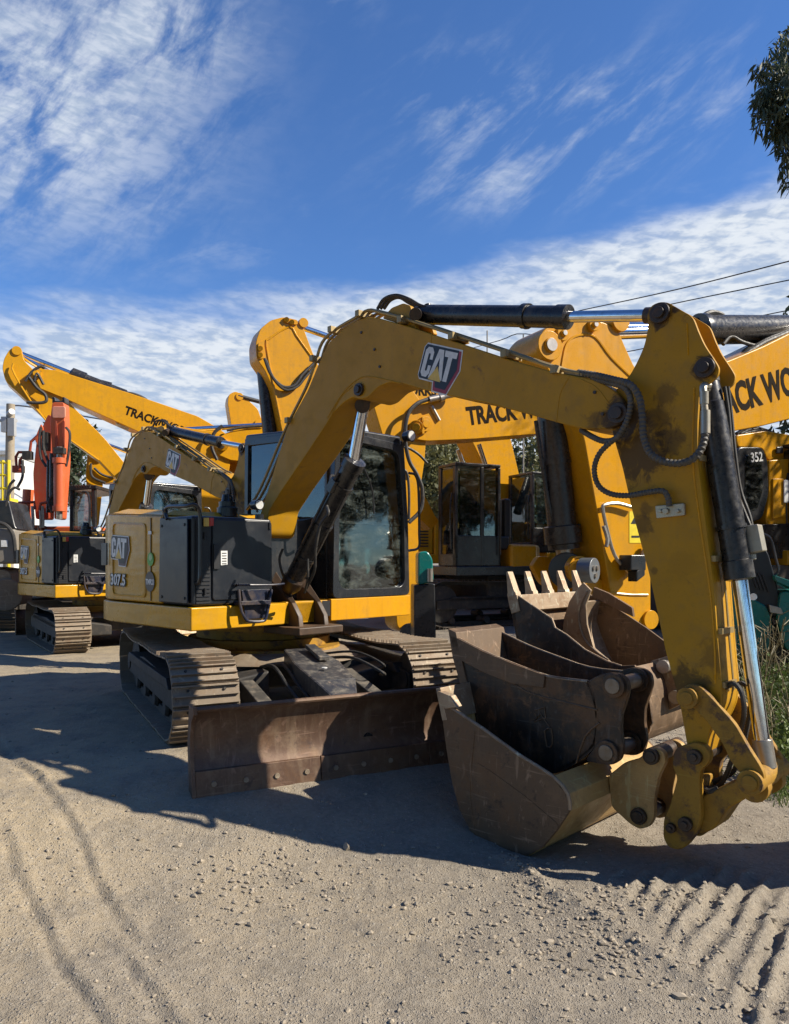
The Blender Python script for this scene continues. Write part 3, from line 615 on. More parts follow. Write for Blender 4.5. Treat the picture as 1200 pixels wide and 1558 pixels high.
both(mark(BP, (638, 571), (684, 583), BH+.002, X1, True, 1.12))
# pipes along the outside of the boom
pi = MB()
o1 = [(372, 775), (392, 745), (430, 655), (462, 590), (476, 553), (487, 520), (508, 500), (540, 481), (557, 471), (575, 474), (620, 486), (700, 512), (770, 535), (842, 559), (885, 568)]
for k, off in enumerate((BH-.02, BH-.07, BH-.12, -.03)):
    pi.tube([BP.w(a, b-(k % 2)*1.5, off, BH) for a, b in o1], .0115, 8, 4)
hb(pi, 'hydraulic_pipe', MPIPE, 0)
cl = MB()
for px, py, an in ((478, 546, 70), (506, 502, 40), (548, 478, 20), (612, 487, -15), (690, 512, -17), (770, 539, -16), (846, 563, -12), (440, 640, 65)):
    c = BP.w(px, py, 0, BH); cl.box(c+BP.n*(BH-.05), BP.n*.085, BP.d*.02, Vector((0, 0, .022)))
hb(cl, 'pipe_clamp', MPIPE, .003)
# stick cylinder on top
sc = MB(); a = BP.w(634, 478.5, 0); b = BP.w(866, 482.5, 0)
sc.lathe(a, b, [(0, .035), (.0, .055), (.09, .055), (.10, .065), (.93, .064), (.935, .070), (.995, .070), (1, .03)], 28); dvec = (b-a).normalized()
sc.cyl(BP.w(800, 481, .0)-dvec*.02, BP.w(800, 481, .0)+dvec*.02, .074); sc.cyl(BP.w(800, 490, .0), BP.w(800, 466, .0), .022); sc.cyl(BP.w(801, 500, .0), BP.w(801, 488, .0), .018)
sc.box(BP.w(668, 469, 0), dvec*.11, BP.n*.02, Vector((0, 0, .014))); sc.cyl(BP.w(652, 474, 0), BP.w(650, 464, 0), .024)
sc = hb(sc, 'stick_cylinder', MCY, 0)
hb(MB().cyl(b-dvec*.05, BP.w(988, 480, 0), .032), 'cylinder_rod', MCR, 0, parent=sc)
hb(MB().cyl(BP.w(982, 480, 0), BP.w(1004, 479, 0), .042), 'rod_eye', MGR, 0, parent=sc)
lg = MB()
for o in (-.11, .07): lg.prism(BP, rnd(BP.poly([(598, 490), (612, 474), (630, 467), (641, 471), (643, 484), (650, 506)]), .02), o, o+.04)
hb(lg, 'cylinder_lug', MY, .004); hb(MB().cyl(BP.w(632, 478, -.14), BP.w(632, 478, .14), .042), 'pin', MGR, .003)
hz = MB()
for k in range(3):
    hz.tube([BP.w(574+k*5, 470, .08-k*.05), BP.w(584+k*5, 455+k, .08-k*.05), BP.w(602+k*3, 449+k*2, .07-k*.05), BP.w(622, 455+k*3, .05-k*.04), BP.w(640, 465+k*2, .03-k*.03), BP.w(660, 469, .02)], .011, 8, 6)
hb(hz, 'hose', MRB, 0)
# boom lift cylinder
bc = MB(); a = BP.w(441, 893, 0); b = BP.w(541, 698, 0); bc.lathe(a, b, [(0, .04), (0, .062), (.06, .07), (.12, .078), (.93, .078), (.935, .088), (.99, .088), (1, .035)], 28)
dv = (b-a).normalized(); nn = BP.n
bc.tube([a+dv*.25+nn*.09, a+dv*.9+nn*.10, a+dv*1.1+nn*.09], .011); bc.tube([a+dv*.2-nn*.02+BP.d*.09, a+dv*.7+BP.d*.10, a+dv*.95+BP.d*.09], .011)
for q in (.3, .62, .98): bc.cyl(a+dv*q, a+dv*(q+.03), .086)
bc.box(a+dv*.99+nn*.085, dv*.05, nn*.03, nn.cross(dv)*.03)
bc = hb(bc, 'boom_cylinder', MCY, 0)
hb(MB().cyl(b-dv*.05, BP.w(553, 612, 0), .045), 'cylinder_rod', MCR, 0, parent=bc)
hb(MB().cyl(BP.w(551, 617, -.05), BP.w(551, 617, .05), .055).cyl(BP.w(550, 622, 0), BP.w(555, 604, 0), .05), 'rod_eye', MGR, 0, parent=bc)
gr_ = MB(); gr_.lathe(a-dv*.03, a+dv*.12, [(0, .06), (.3, .085), (.8, .09), (1, .07)], 14); hb(gr_, 'grease_collar', MGR, .0, parent=bc)
h2 = MB()
h2.tube([BP.w(497, 770, .16), BP.w(499, 782, .18), BP.w(487, 800, .18), BP.w(480, 835, .17), BP.w(478, 868, .12), BP.w(466, 895, .06)], .012, 8, 6, rib=.12)
h2.tube([BP.w(430, 835, .16), BP.w(425, 850, .17), BP.w(428, 868, .15), BP.w(432, 878, .1)], .010, 8, 6); h2.tube([BP.w(468, 850, .13), BP.w(468, 880, .12), BP.w(463, 902, .08)], .009)
hb(h2, 'hose', MRB, 0)
# ------------------------------------------------ arm
AH = .115
AO = [(986, 498), (984, 478), (990, 465), (1003, 459), (1016, 460), (1028, 467), (1054, 482), (1062, 504), (1072, 526), (1087, 548), (1094, 560), (1092, 572), (1080, 583), (1064, 590), (1061, 640), (1061, 700), (1069, 760), (1085, 886), (1092, 980), (1098, 1043), (1096, 1075), (1078, 1118), (1072, 1150), (1060, 1160), (1049, 1154), (1044, 1128), (1036, 1080), (1026, 1040), (1013, 993), (988, 876), (962, 779), (947, 712), (934, 668), (925, 628), (938, 590), (957, 573), (970, 549), (980, 526)]
AI = AO[:4]+[(1014, 462), (1022, 480), (1032, 500), (1040, 530), (1048, 560), (1056, 590)]+AO[14:]
MYA = paint('greasy_arm_paint', (.44, .225, .008), amt=.5, chips=.2, chipcol=(.14, .07, .025), rough=.5, spec=.25,
    stains=[(tuple(BP.w(px, py, AH, AH)-CEN), r_, k_) for px, py, r_, k_ in ((972, 690, .20, .8), (1005, 478, .085, .95), (1012, 600, .07, .5), (1000, 640, .10, .55), (1020, 672, .10, .6), (975, 800, .08, .6), (985, 775, .05, .5), (1040, 860, .10, .12), (1073, 560, .07, .9), (1052, 1050, .14, .75), (1085, 1000, .10, .4), (950, 640, .12, .9), (996, 868, .03, .5))])
am = MB(); am.prism(BP, rnd(BP.poly(AI, AH), .03, 3), -AH+.02, AH-.02); arm = hb(am, 'arm', MYA, .004)
for n_ in (-AH, AH-.02): hb(MB().prism(BP, rnd(BP.poly(AO, AH), .03, 3), n_, n_+.02), 'arm_side_plate', MYA, .003, parent=arm)
ar = MB(); ridge(ar, BP, [(1045, 492), (1047, 540)], AH, w=.004, k=1); ridge(ar, BP, [(1056, 590), (1054, 700), (1064, 790), (1080, 900), (1087, 985), (1088, 1040)], AH, w=.005); hb(ar, 'weld_seam', MYB, 0, parent=arm)
p2 = MB()
for px, py, r_ in ((1005, 477, .052), (1073, 560, .05)): p2.cyl(BP.w(px, py, AH, AH), BP.w(px, py, AH+.02, AH), r_); p2.cyl(BP.w(px, py, AH+.02, AH), BP.w(px, py, AH+.035, AH), r_*.55)
hb(p2, 'arm_pin', MGR, .004)
bk_ = MB(); bk_.prism(BP, rnd(BP.poly([(999, 770), (1043, 766), (1044, 784), (1001, 789)], AH), .006), AH, AH+.02)
for px in (1008, 1016, 1034): bk_.cyl(BP.w(px, 778, AH+.02, AH), BP.w(px, 778, AH+.035, AH), .016 if px == 1016 else .010)
hb(bk_, 'valve_block', paint('zinc_block', (.45, .40, .30), amt=.4, metal=.5), .003)
# far cheek and flange at the arm nose (outer edge)
# pipes down the outer edge of the arm
ap = MB()
for k, off in enumerate((.09, .055, .02, -.03)):
    ap.tube([BP.w(1069+k, 600, off, 0), BP.w(1070+k, 660, off, 0), BP.w(1075+k, 740, off, 0), BP.w(1088+k, 840, off, 0), BP.w(1096+k, 900, off, 0), BP.w(1101+k*2, 1000, off, 0), BP.w(1106+k*2, 1050, off, 0)], .010, 8, 4)
for py, px in ((700, 1072), (850, 1092), (958, 1102), (1038, 1106)): ap.box(BP.w(px, py, .03, 0), BP.n*.075, BP.d*.03, Vector((0, 0, .014)))
hb(ap, 'arm_pipe', MPIPE, 0)
hp = MB(); hp.tube([BP.w(1104, 1046, .06), BP.w(1116, 1040, .08), BP.w(1127, 1052, .09), BP.w(1132, 1080, .08), BP.w(1127, 1110, .05), BP.w(1112, 1160, .02), BP.w(1095, 1195, .0), BP.w(1070, 1200, .03)], .013, 8, 6, rib=.15)
hp.tube([BP.w(1112, 1046, -.05), BP.w(1130, 1040, -.06), BP.w(1142, 1060, -.06), BP.w(1136, 1110, -.05), BP.w(1118, 1170, -.04), BP.w(1085, 1190, -.03)], .013, 8, 6, rib=.15)
hp.tube([BP.w(1066, 1196, .06), BP.w(1078, 1204, .09), BP.w(1092, 1200, .08)], .014, 8, 6); hb(hp, 'hose', MRB, 0)
# bucket cylinder
kc = MB(); a = BP.w(1075, 578, 0); b = BP.w(1126, 884, 0); kc.lathe(a, b, [(0, .04), (0, .055), (.07, .062), (.12, .062), (.125, .066), (.9, .064), (.905, .071), (.99, .071), (1, .03)], 28); dv = (b-a).normalized()
kc.cyl(a+dv*(b-a).length*.73, a+dv*(b-a).length*.75, .072)
kc = hb(kc, 'bucket_cylinder', MCY, 0)
kr = MB().cyl(b-dv*.04, BP.w(1161, 1142, 0), .037); hb(kr, 'cylinder_rod', MCR, 0, parent=kc)
hb(MB().cyl(BP.w(1159, 1125, 0), BP.w(1166, 1168, 0), .046), 'rod_eye', MST, .003, parent=kc)
vb = MB(); vb.prism(BP, BP.poly([(1130, 800), (1150, 797), (1158, 838), (1138, 842)]), -.09, -.02); vb.cyl(BP.w(1143, 842, -.05), BP.w(1144, 852, -.05), .02); vb = hb(vb, 'check_valve', paint('grey_valve', (.38, .36, .30), amt=.5, metal=.3), .006)
sh = MB()
sh.cyl(a-dv*.06-nn*.0, a+dv*.02, .06)
for k, o in enumerate((.0, -.05)):
    sh.tube([BP.w(1102+k*5, 588, o), BP.w(1108+k*4, 630, o-.02), BP.w(1113+k*5, 690, o-.03), BP.w(1120+k*6, 745, o-.04), BP.w(1133+k*6, 782, o-.05), BP.w(1142+k*2, 803, o-.05)], .011, 8, 6, rib=.1)
hb(sh, 'hose', MRB, 0)
# large ribbed hoses round the boom tip
hh = MB(); W = lambda px, py, o=.19: BP.w(px, py, o)
hh.tube([W(880, 567, .12), W(905, 571, .14), W(935, 578, .17), W(958, 585, .19), W(972, 604), W(977, 632), W(979, 664), W(988, 688), W(1006, 701), W(1032, 705), W(1054, 698), W(1068, 680, .17), W(1073, 655, .15), W(1073, 632, .14)], .020, 10, 8, rib=.22)
hh.tube([W(900, 576, .13), W(930, 583, .16), W(950, 590, .18), W(959, 606), W(957, 630), W(948, 652), W(936, 668, .18), W(918, 671, .15), W(900, 664, .12), W(884, 654, .05)], .017, 10, 8, rib=.22)
hh.tube([W(950, 655, .17), W(932, 670, .18), W(912, 690, .18), W(904, 714, .17), W(910, 738, .16), W(928, 751, .16), W(955, 754, .16), W(985, 749, .16), W(1008, 747, .155), W(1016, 757, .15), W(1018, 770, .14)], .016, 10, 8, rib=.22)
hb(hh, 'ribbed_hose', MHR, 0)
ft = MB(); ft.cyl(W(1073, 634, .14), W(1070, 604, .14), .017); ft.cyl(W(1071, 615, .14), W(1071, 596, .14), .021); ft.tube([W(1071, 604, .14), W(1070, 588, .13), W(1078, 586, .08)], .018); ft.cyl(W(1073, 660, .15), W(1073, 625, .14), .0225)
ft.tube([W(860, 566, .12), W(900, 572, .13), W(938, 580, .165)], .014)
hb(ft, 'hose_fitting', paint('pale_fitting', (.42, .38, .30), amt=.6, metal=.5, rough=.4), 0)
# ------------------------------------------------ linkage, coupler, bucket
def plate(mb, pts, n0, n1, off=None, r=.02): mb.prism(BP, rnd(BP.poly(pts, max(n0, n1) if off is None else off), r, 3), n0, n1)
lk = MB(); L1 = [(1035, 1058), (1040, 1044), (1052, 1040), (1066, 1045), (1090, 1070), (1118, 1102), (1140, 1140), (1156, 1165), (1163, 1180), (1159, 1197), (1147, 1203), (1134, 1196), (1128, 1178), (1112, 1160), (1098, 1130), (1075, 1098), (1056, 1078), (1040, 1072)]
plate(lk, L1, .14, .175); plate(lk, L1, -.175, -.14, .14)
idl = hb(lk, 'idler_link', MYD, .006)
bs_ = MB()
for px, py, r_, n_ in ((1052, 1060, .052, .18), (1147, 1187, .058, .18)): bs_.cyl(BP.w(px, py, -n_-.02, .14), BP.w(px, py, n_+.02, .14), r_); bs_.cyl(BP.w(px, py, n_+.01, .14), BP.w(px, py, n_+.03, .14), r_*.62)
hb(bs_, 'link_pin', MYD, .004)
for px, py in ((1052, 1060), (1147, 1187)): 
    q = MB(); q.cyl(BP.w(px, py, .2, .14), BP.w(px, py, .208, .14), .030); hb(q, 'pin_head', MGR, .002)
mdl = MB(); 
for c_ in (-.10, .10): mdl.cyl(BP.w(1160, 1190, c_-.03, 0), BP.w(1160, 1190, c_+.03, 0), .068)
hb(mdl, 'link_boss', MYD, .004)
pl2 = MB(); plate(pl2, [(1052, 1222), (1070, 1210), (1110, 1192), (1138, 1178), (1150, 1200), (1140, 1212), (1106, 1232), (1086, 1262), (1062, 1272), (1048, 1252)], -.10, .10, .1); hb(pl2, 'power_link', MYD, .012)
cp = MB(); CPO = [(1024, 1146), (1030, 1137), (1058, 1129), (1072, 1134), (1081, 1147), (1079, 1160), (1066, 1172), (1064, 1186), (1066, 1246), (1058, 1270), (1046, 1286), (1034, 1294), (1016, 1290), (1008, 1274), (1009, 1246), (1018, 1227), (1030, 1184), (1022, 1165)]
plate(cp, CPO, .10, .15, .15); plate(cp, CPO, -.15, -.10, .15); plate(cp, [(1030, 1190), (1056, 1190), (1054, 1270), (1020, 1280), (1014, 1262), (1022, 1228)], -.10, .10, .15); cp = hb(cp, 'quick_coupler', MYD, .008)
cpn = MB()
for px, py, r_ in ((1058, 1151, .036), (1044, 1253, .034), (1022, 1259, .024)): cpn.cyl(BP.w(px, py, -.18, .15), BP.w(px, py, .175, .15), r_); cpn.cyl(BP.w(px, py, .174, .15), BP.w(px, py, .186, .15), r_*.5)
hb(cpn, 'coupler_pin', MGR, .003)
# attached bucket
def sheet(mb, pl, px, face, n0, n1, th, k=4):
    P = [Vector(pl.sz(a, b, face)) for a, b in px]
    P = [(p.x, p.y) for p in spl([Vector((p.x, p.y, 0)) for p in P], k)] if k > 1 else [tuple(p) for p in P]
    mb.strip(pl, P, n0, n1, th)
BW = .52
bkt = MB(); shell = [(668, 1050), (676, 1095), (682, 1140), (690, 1188), (702, 1232), (718, 1262), (740, 1284), (765, 1300), (794, 1307), (828, 1288), (850, 1262), (868, 1234), (865, 1208), (841, 1180)]
sheet(bkt, BP, shell[:10], BW, -BW, BW, .022); sheet(bkt, BP, shell[9:], BW, -BW, BW, .022, 1)
bkt = hb(bkt, 'bucket', MYBK, .004)
sdp = MB(); SP = [(672, 1064), (690, 1078), (735, 1108), (790, 1148), (841, 1180), (865, 1208), (868, 1234), (850, 1262), (828, 1288), (794, 1307), (765, 1300), (740, 1284), (718, 1262), (702, 1232), (690, 1188), (682, 1140), (676, 1095)]
sdp.prism(BP, BP.poly(SP, BW), BW-.004, BW+.018); sdp.prism(BP, BP.poly(SP, BW), -BW-.018, -BW+.004)
sdp = hb(sdp, 'side_plate', MBU, .003, parent=bkt)
rimb = MB(); ridge(rimb, BP, [(672, 1066), (690, 1079), (735, 1109), (790, 1149), (841, 1181), (864, 1208), (867, 1232)], BW+.012, w=.010, k=2); hb(rimb, 'worn_rim', MBE, 0, parent=bkt)
wr = MB(); wr.prism(BP, rnd(BP.poly([(722, 1158), (745, 1172), (800, 1212), (852, 1256), (829, 1284), (796, 1302), (770, 1250)], BW+.018), .03), BW+.0185, BW+.021); ridge(wr, BP, [(722, 1112), (715, 1200), (722, 1262)], BW+.018, w=.004); hb(wr, 'wear_patch', MBU, 0, parent=bkt)
yb = MB() if False else MB(); 0 and yb.prism(BP, BP.poly([(718, 1150), (726, 1152), (765, 1180), (812, 1213), (858, 1248), (850, 1256), (805, 1222), (755, 1184), (722, 1160)], BW+.02), BW+.0215, BW+.023); 0
ce = MB(); sheet(ce, BP, [(666, 1047), (676, 1096)], BW, -BW-.02, BW+.02, .035, 1); ce.prism(BP, BP.poly([(668, 1049), (690, 1058), (700, 1075), (682, 1078)], BW), BW-.02, BW+.03); hb(ce, 'cutting_edge', MBE, .004, parent=bkt)
ea = MB(); EO = [(985, 1142), (996, 1136), (1010, 1144), (1013, 1159), (1002, 1181), (995, 1215), (995, 1243), (988, 1258), (972, 1262), (958, 1254), (930, 1228), (925, 1180), (950, 1160), (972, 1154)]
plate(ea, EO, .09, .13, .13); plate(ea, EO, -.13, -.09, .13); hb(ea, 'bucket_ear', MYBK, .006)
ea2 = MB()
# back plate that carries the ears, spans from shell to the ears at the hinge
BK = [BP.sz(841, 1180, BW), BP.sz(868, 1234, BW), BP.sz(828, 1288, BW)]
ep = MB()
for px, py in ((992, 1150), (973, 1241)):
    ep.cyl(BP.w(px, py, -.19, .13), BP.w(px, py, .155, .13), .042); ep.cyl(BP.w(px, py, .15, .13), BP.w(px, py, .165, .13), .030)
hb(ep, 'bucket_pin', MGR, .004)
# ------------------------------------------------ undercarriage
UO = Vector((-1.42, 4.84, 0))
def U(l, v, z): return Vector((UO.x-UF.x*l+UW.x*v, UO.y-UF.y*l+UW.y*v, z))   # l back from the front, v across, z up
def loop(L, r, zc, sag=.03, n=600):
    P = []
    a0, a1 = r, L-r
    for i in range(40): P.append((a1+(a0-a1)*(1-i/39.) if 0 else a0+(a1-a0)*i/39., zc-r))
    for i in range(1, 30): th = -math.pi/2+math.pi*i/30; P.append((a1+r*math.cos(th), zc+r*math.sin(th)))
    for i in range(40): q = i/39.; P.append((a1+(a0-a1)*q, zc+r-sag*math.sin(math.pi*q)*(1+.4*math.sin(q*9))))
    for i in range(1, 30): th = math.pi/2+math.pi*i/30; P.append((a0+r*math.cos(th), zc+r*math.sin(th)))
    return P
def resample(P, n):
    P = P+[P[0]]; cum = [0]
    for i in range(1, len(P)): cum.append(cum[-1]+math.dist(P[i], P[i-1]))
    out = []; j = 0
    for q in range(n):
        d = cum[-1]*q/n
        while cum[j+1] < d: j += 1
        f_ = (d-cum[j])/max(1e-9, cum[j+1]-cum[j]); out.append((P[j][0]+(P[j+1][0]-P[j][0])*f_, P[j][1]+(P[j+1][1]-P[j][1])*f_))
    return out, cum[-1]/n
def track(root, fn, v0, v1, L, r, n, mats, lst=None, gro=.022, nm='track'):
    """fn(l, v, z) -> world point"""
    P, pitch = resample(loop(L, r, r+gro), n); mb = MB(); lk_ = MB()
    for i in range(n):
        a = Vector(P[i]); b = Vector(P[(i+1) % n]); t_ = (b-a).normalized(); o = Vector((t_.y, -t_.x)); jit = random.uniform(-.004, .004)
        q = lambda s_, h_, v: fn(a.x+t_.x*s_*pitch+o.x*h_, v, a.y+t_.y*s_*pitch+o.y*h_)
        def slab(s0, s1, h0, h1, va, vb): mb.prism3([q(s0, h0, va), q(s1, h0, va), q(s1, h0, vb), q(s0, h0, vb)], [q(s0, h1, va), q(s1, h1, va), q(s1, h1, vb), q(s0, h1, vb)])
        slab(.03, .97, -.012, 0+jit*.3, v0+jit, v1+jit)
        for s_ in (.06, .48, .86): slab(s_, s_+.07, 0, gro, v0+.004+jit, v1-.004+jit)
        vm_ = (v0+v1)/2
        for dv_ in (-.07, .07):
            lk_.prism3([q(.02, -.075, vm_+dv_-.018), q(1.1, -.075, vm_+dv_-.018), q(1.1, -.075, vm_+dv_+.018), q(.02, -.075, vm_+dv_+.018)], [q(.02, -.013, vm_+dv_-.018), q(1.1, -.013, vm_+dv_-.018), q(1.1, -.013, vm_+dv_+.018), q(.02, -.013, vm_+dv_+.018)])
        for dv_ in (-.12, .12): # bolts
            c_ = q(.28, .0, vm_+dv_); c2 = q(.28, .009, vm_+dv_); lk_.cyl(c_, c2, .010, n=6)
    b_ = mb.build(nm, mats[0], root, 0); l_ = lk_.build('track_chain', mats[1], b_, 0)
    fm_ = MB(); vm_ = (v0+v1)/2; zc = r+gro
    A = [(r*.7, zc-.10), (L-r*.9, zc-.10), (L-r*1.1, zc+.05), (L*.6, zc+.13), (r*1.6, zc+.10), (r*.7, zc+.06)]
    fm_.prism3([fn(l, v0+.06, z) for l, z in A], [fn(l, v1-.06, z) for l, z in A])
    A = [(r*1.2, zc+.05), (L-r*1.3, zc+.02), (L-r*1.5, zc+.10), (r*1.5, zc+.12)]
    fm_.prism3([fn(l, v0+.03, z) for l, z in A], [fn(l, v1-.06, z) for l, z in A])
    fr_ = fm_.build('track_frame', mats[1], root, .008)
    wh = MB()
    for l in (r, L-r): 
        wh.lathe(fn(l, v0+.09, zc), fn(l, v1-.09, zc), [(0, .03), (0, .10), (.1, r*.8), (.25, r-.085), (.75, r-.085), (.9, r*.8), (1, .10)], 24)
        wh.cyl(fn(l, v0+.05, zc), fn(l, v0+.12, zc), .07)
    nr = 5
    for i in range(nr):
        l = r*1.5+(L-3*r)*i/(nr-1); wh.lathe(fn(l, v0+.10, .14), fn(l, v1-.10, .14), [(0, .06), (.1, .075), (.3, .06), (.7, .06), (.9, .075), (1, .06)], 16)
    w_ = wh.build('roller', mats[1], root, 0)
    if lst is not None: lst += [b_, fr_, w_]+EXTRA.get(w_.name, [])+EXTRA.get(fr_.name, [])
track(X1, U, 0, .44, 2.72, .285, 42, (MTR, MTD), UC)
track(X1, U, 1.76, 2.20, 2.72, .285, 42, (MTR, MTD), UC)
def ub(mb, name, mat, bev=.006, parent=None):
    o = mb.build(name, mat, parent or X1, bev)
    if parent is None: UC.append(o); UC.extend(EXTRA.get(o.name, []))
    return o
cf = MB(); A = [(.75, .40), (2.0, .40), (2.0, 1.80), (.75, 1.80)]
cf.prism3([U(l, v, .24) for l, v in A], [U(l, v, .44) for l, v in A])
for q in ((.5, .44), (1.9, .44), (.5, 1.5), (1.9, 1.5)): cf.prism3([U(q[0], q[1]-.1, .2), U(q[0]+.35, q[1]-.1, .2), U(q[0]+.35, q[1]+.36, .2), U(q[0], q[1]+.36, .2)], [U(q[0], q[1]-.1, .34), U(q[0]+.35, q[1]-.1, .34), U(q[0]+.35, q[1]+.36, .42), U(q[0], q[1]+.36, .42)])
ub(cf, 'chassis', MTD, .02)
ub(MB().lathe(U(1.38, 1.1, .42), U(1.38, 1.1, .52), [(0, .66), (.3, .60), (1, .58)], 36), 'slew_base', MYD, 0)
ub(MB().lathe(U(1.38, 1.1, .43), U(1.38, 1.1, .50), [(0, .80), (.3, .74), (1, .62)], 36), 'dirty_skirt', MTR, 0)
# blade and its arms; blade line set .72 m ahead of the track fronts
BLl = -.70
ba = MB()
for v in (.62, 1.46):
    ba.prism3([U(.62, v-.05, .22), U(BLl+.08, v-.05, .02), U(BLl+.08, v-.05, .16), U(.62, v-.05, .38)], [U(.62, v+.06, .22), U(BLl+.08, v+.06, .02), U(BLl+.08, v+.06, .16), U(.62, v+.06, .38)])
ub(ba, 'blade_arm', paint('dusty_black_steel', (.05, .047, .042), dirt=(.24, .20, .15), amt=.75, rough=.6, chips=.2, chipcol=(.2, .14, .1)), .012)
cv = MB(); A = [(.60, .56), (.22, .50), (-.12, .42), (-.34, .30)]
W_ = [(.95, 1.20), (.90, 1.24), (.93, 1.22), (1.02, 1.14)]
for i in range(3):
    (l0, z0), (l1, z1) = A[i], A[i+1]; (a0, a1), (b0, b1) = W_[i], W_[i+1]
    cv.prism3([U(l0, a0, z0-.012), U(l1, b0, z1-.012), U(l1, b1, z1-.012), U(l0, a1, z0-.012)], [U(l0, a0, z0), U(l1, b0, z1), U(l1, b1, z1), U(l0, a1, z0)])
    for s_ in (0, 1): 
        a_, b_ = (a0, b0) if s_ == 0 else (a1, b1); cv.prism3([U(l0, a_-.006, z0-.13), U(l1, b_-.006, z1-.13), U(l1, b_-.006, z1-.003), U(l0, a_-.006, z0-.003)], [U(l0, a_+.006, z0-.13), U(l1, b_+.006, z1-.13), U(l1, b_+.006, z1-.003), U(l0, a_+.006, z0-.003)])
cv.prism3([U(.5, 1.08, .57), U(.2, 1.08, .512), U(.2, 1.16, .512), U(.5, 1.16, .57)], [U(.5, 1.08, .60), U(.2, 1.08, .54), U(.2, 1.16, .54), U(.5, 1.16, .60)])
ub(cv, 'blade_cylinder_guard', paint('scuffed_black_steel', (.03, .03, .034), dirt=(.28, .24, .18), amt=.55, chips=.3, chipcol=(.28, .21, .15), rough=.45, scale=2), .004)
ub(MB().cyl(U(.05, 1.06, .478), U(.05, 1.06, .484), .02, n=14), 'grease_cap', MWH, 0)
ub(MB().cyl(U(.6, 1.09, .40), U(-.15, 1.09, .26), .06).cyl(U(-.15, 1.09, .26), U(BLl+.08, 1.09, .12), .035), 'blade_cylinder', MCY, 0)
bh = MB()
for v in (.78, .86): bh.tube([U(.7, v, .42), U(.4, v+.02, .46), U(.1, v+.04, .34), U(-.1, v+.1, .24), U(-.2, 1.0, .26)], .013)
bh.tube([U(.7, 1.35, .46), U(.3, 1.4, .5), U(0, 1.5, .42), U(.3, 1.62, .36)], .012); bh.tube([U(.8, 1.3, .48), U(.5, 1.5, .52), U(.2, 1.6, .45), U(.5, 1.7, .36)], .010); ub(bh, 'hose', MRB, 0)
# blade
prof = [(.00, .405), (.045, .36), (.075, .28), (.085, .20), (.075, .12), (.05, .06), (.035, .045)]   # set-back (l), height
def blz(v): return -.085*0
bld = MB(); vs = []; fs = []; nv = 2
F_ = [(BLl+a, z) for a, z in prof]; Bk = [(BLl+a+.03, z) for a, z in prof]
Pz = F_+Bk[::-1]
bld.prism3([U(l, 0, z) for l, z in Pz], [U(l, 2.24, z) for l, z in Pz])
blade = ub(bld, 'blade', MBL, .003)
ub(MB().tube([U(BLl+.012, 0, .407), U(BLl+.012, 2.24, .407)], .016, 8, 1), 'top_rail', MBL, 0, parent=blade)
ce2 = MB(); Pz = [(BLl+.028, .055), (BLl+.050, .058), (BLl+.026, -.10), (BLl+.002, -.10)]
for a, b in ((0, .748), (.752, 1.498), (1.502, 2.24)): ce2.prism3([U(l, a, z) for l, z in Pz], [U(l, b, z) for l, z in Pz])
ub(ce2, 'cutting_edge', MBL, .004, parent=blade)
bo = MB()
for i in range(12): 
    v = .1+i*.186; c_ = U(BLl+.018, v, -.02); bo.cyl(c_, c_+UF*.012, .016, n=8)
ub(bo, 'bolt', MTR, 0, parent=blade)
ec = MB()
for v0_, v1_ in ((-.022, 0), (2.24, 2.262)): 
    E = [(BLl-.02, .425), (BLl+.10, .42), (BLl+.14, .2), (BLl+.10, -.08), (BLl+.0, -.10), (BLl+.028, .05), (BLl+.062, .13), (BLl+.065, .25), (BLl+.03, .34), (BLl-.025, .385)]
    ec.prism3([U(l, v0_, z) for l, z in E], [U(l, v1_, z) for l, z in E])
ub(ec, 'end_plate', MBL, .003, parent=blade)
rbk = MB()
for v in (.3, .62, 1.1, 1.46, 1.9): rbk.prism3([U(BLl+.08, v-.012, .0), U(BLl+.2, v-.012, .08), U(BLl+.09, v-.012, .36)], [U(BLl+.08, v+.012, .0), U(BLl+.2, v+.012, .08), U(BLl+.09, v+.012, .36)])
ub(rbk, 'rib', MTD, 0, parent=blade)
# ================================================================ its twin further left
def twin(root, T, yaw_uc, label):
    r2 = root.copy(); col.objects.link(r2); r2.location = T; r2['wl'] = tuple(T); r2['label'] = label
    keep = {}
    for o in HOUSE+UC:
        c_ = o.copy(); col.objects.link(c_); c_.parent = r2; keep[o] = c_
        a_ = yaw_uc if o in UC else 0; c_.matrix_local = Matrix.Rotation(a_, 4, 'Z')
        for g in o.children:
            d_ = g.copy(); col.objects.link(d_); d_.parent = c_; d_.matrix_local = Matrix.Identity(4)
    return r2, keep
X2, K2 = twin(X1, Vector((-4.13, 11.3, 0)), R(186.7), 'mustard yellow mini excavator further back at the left, below the orange one')
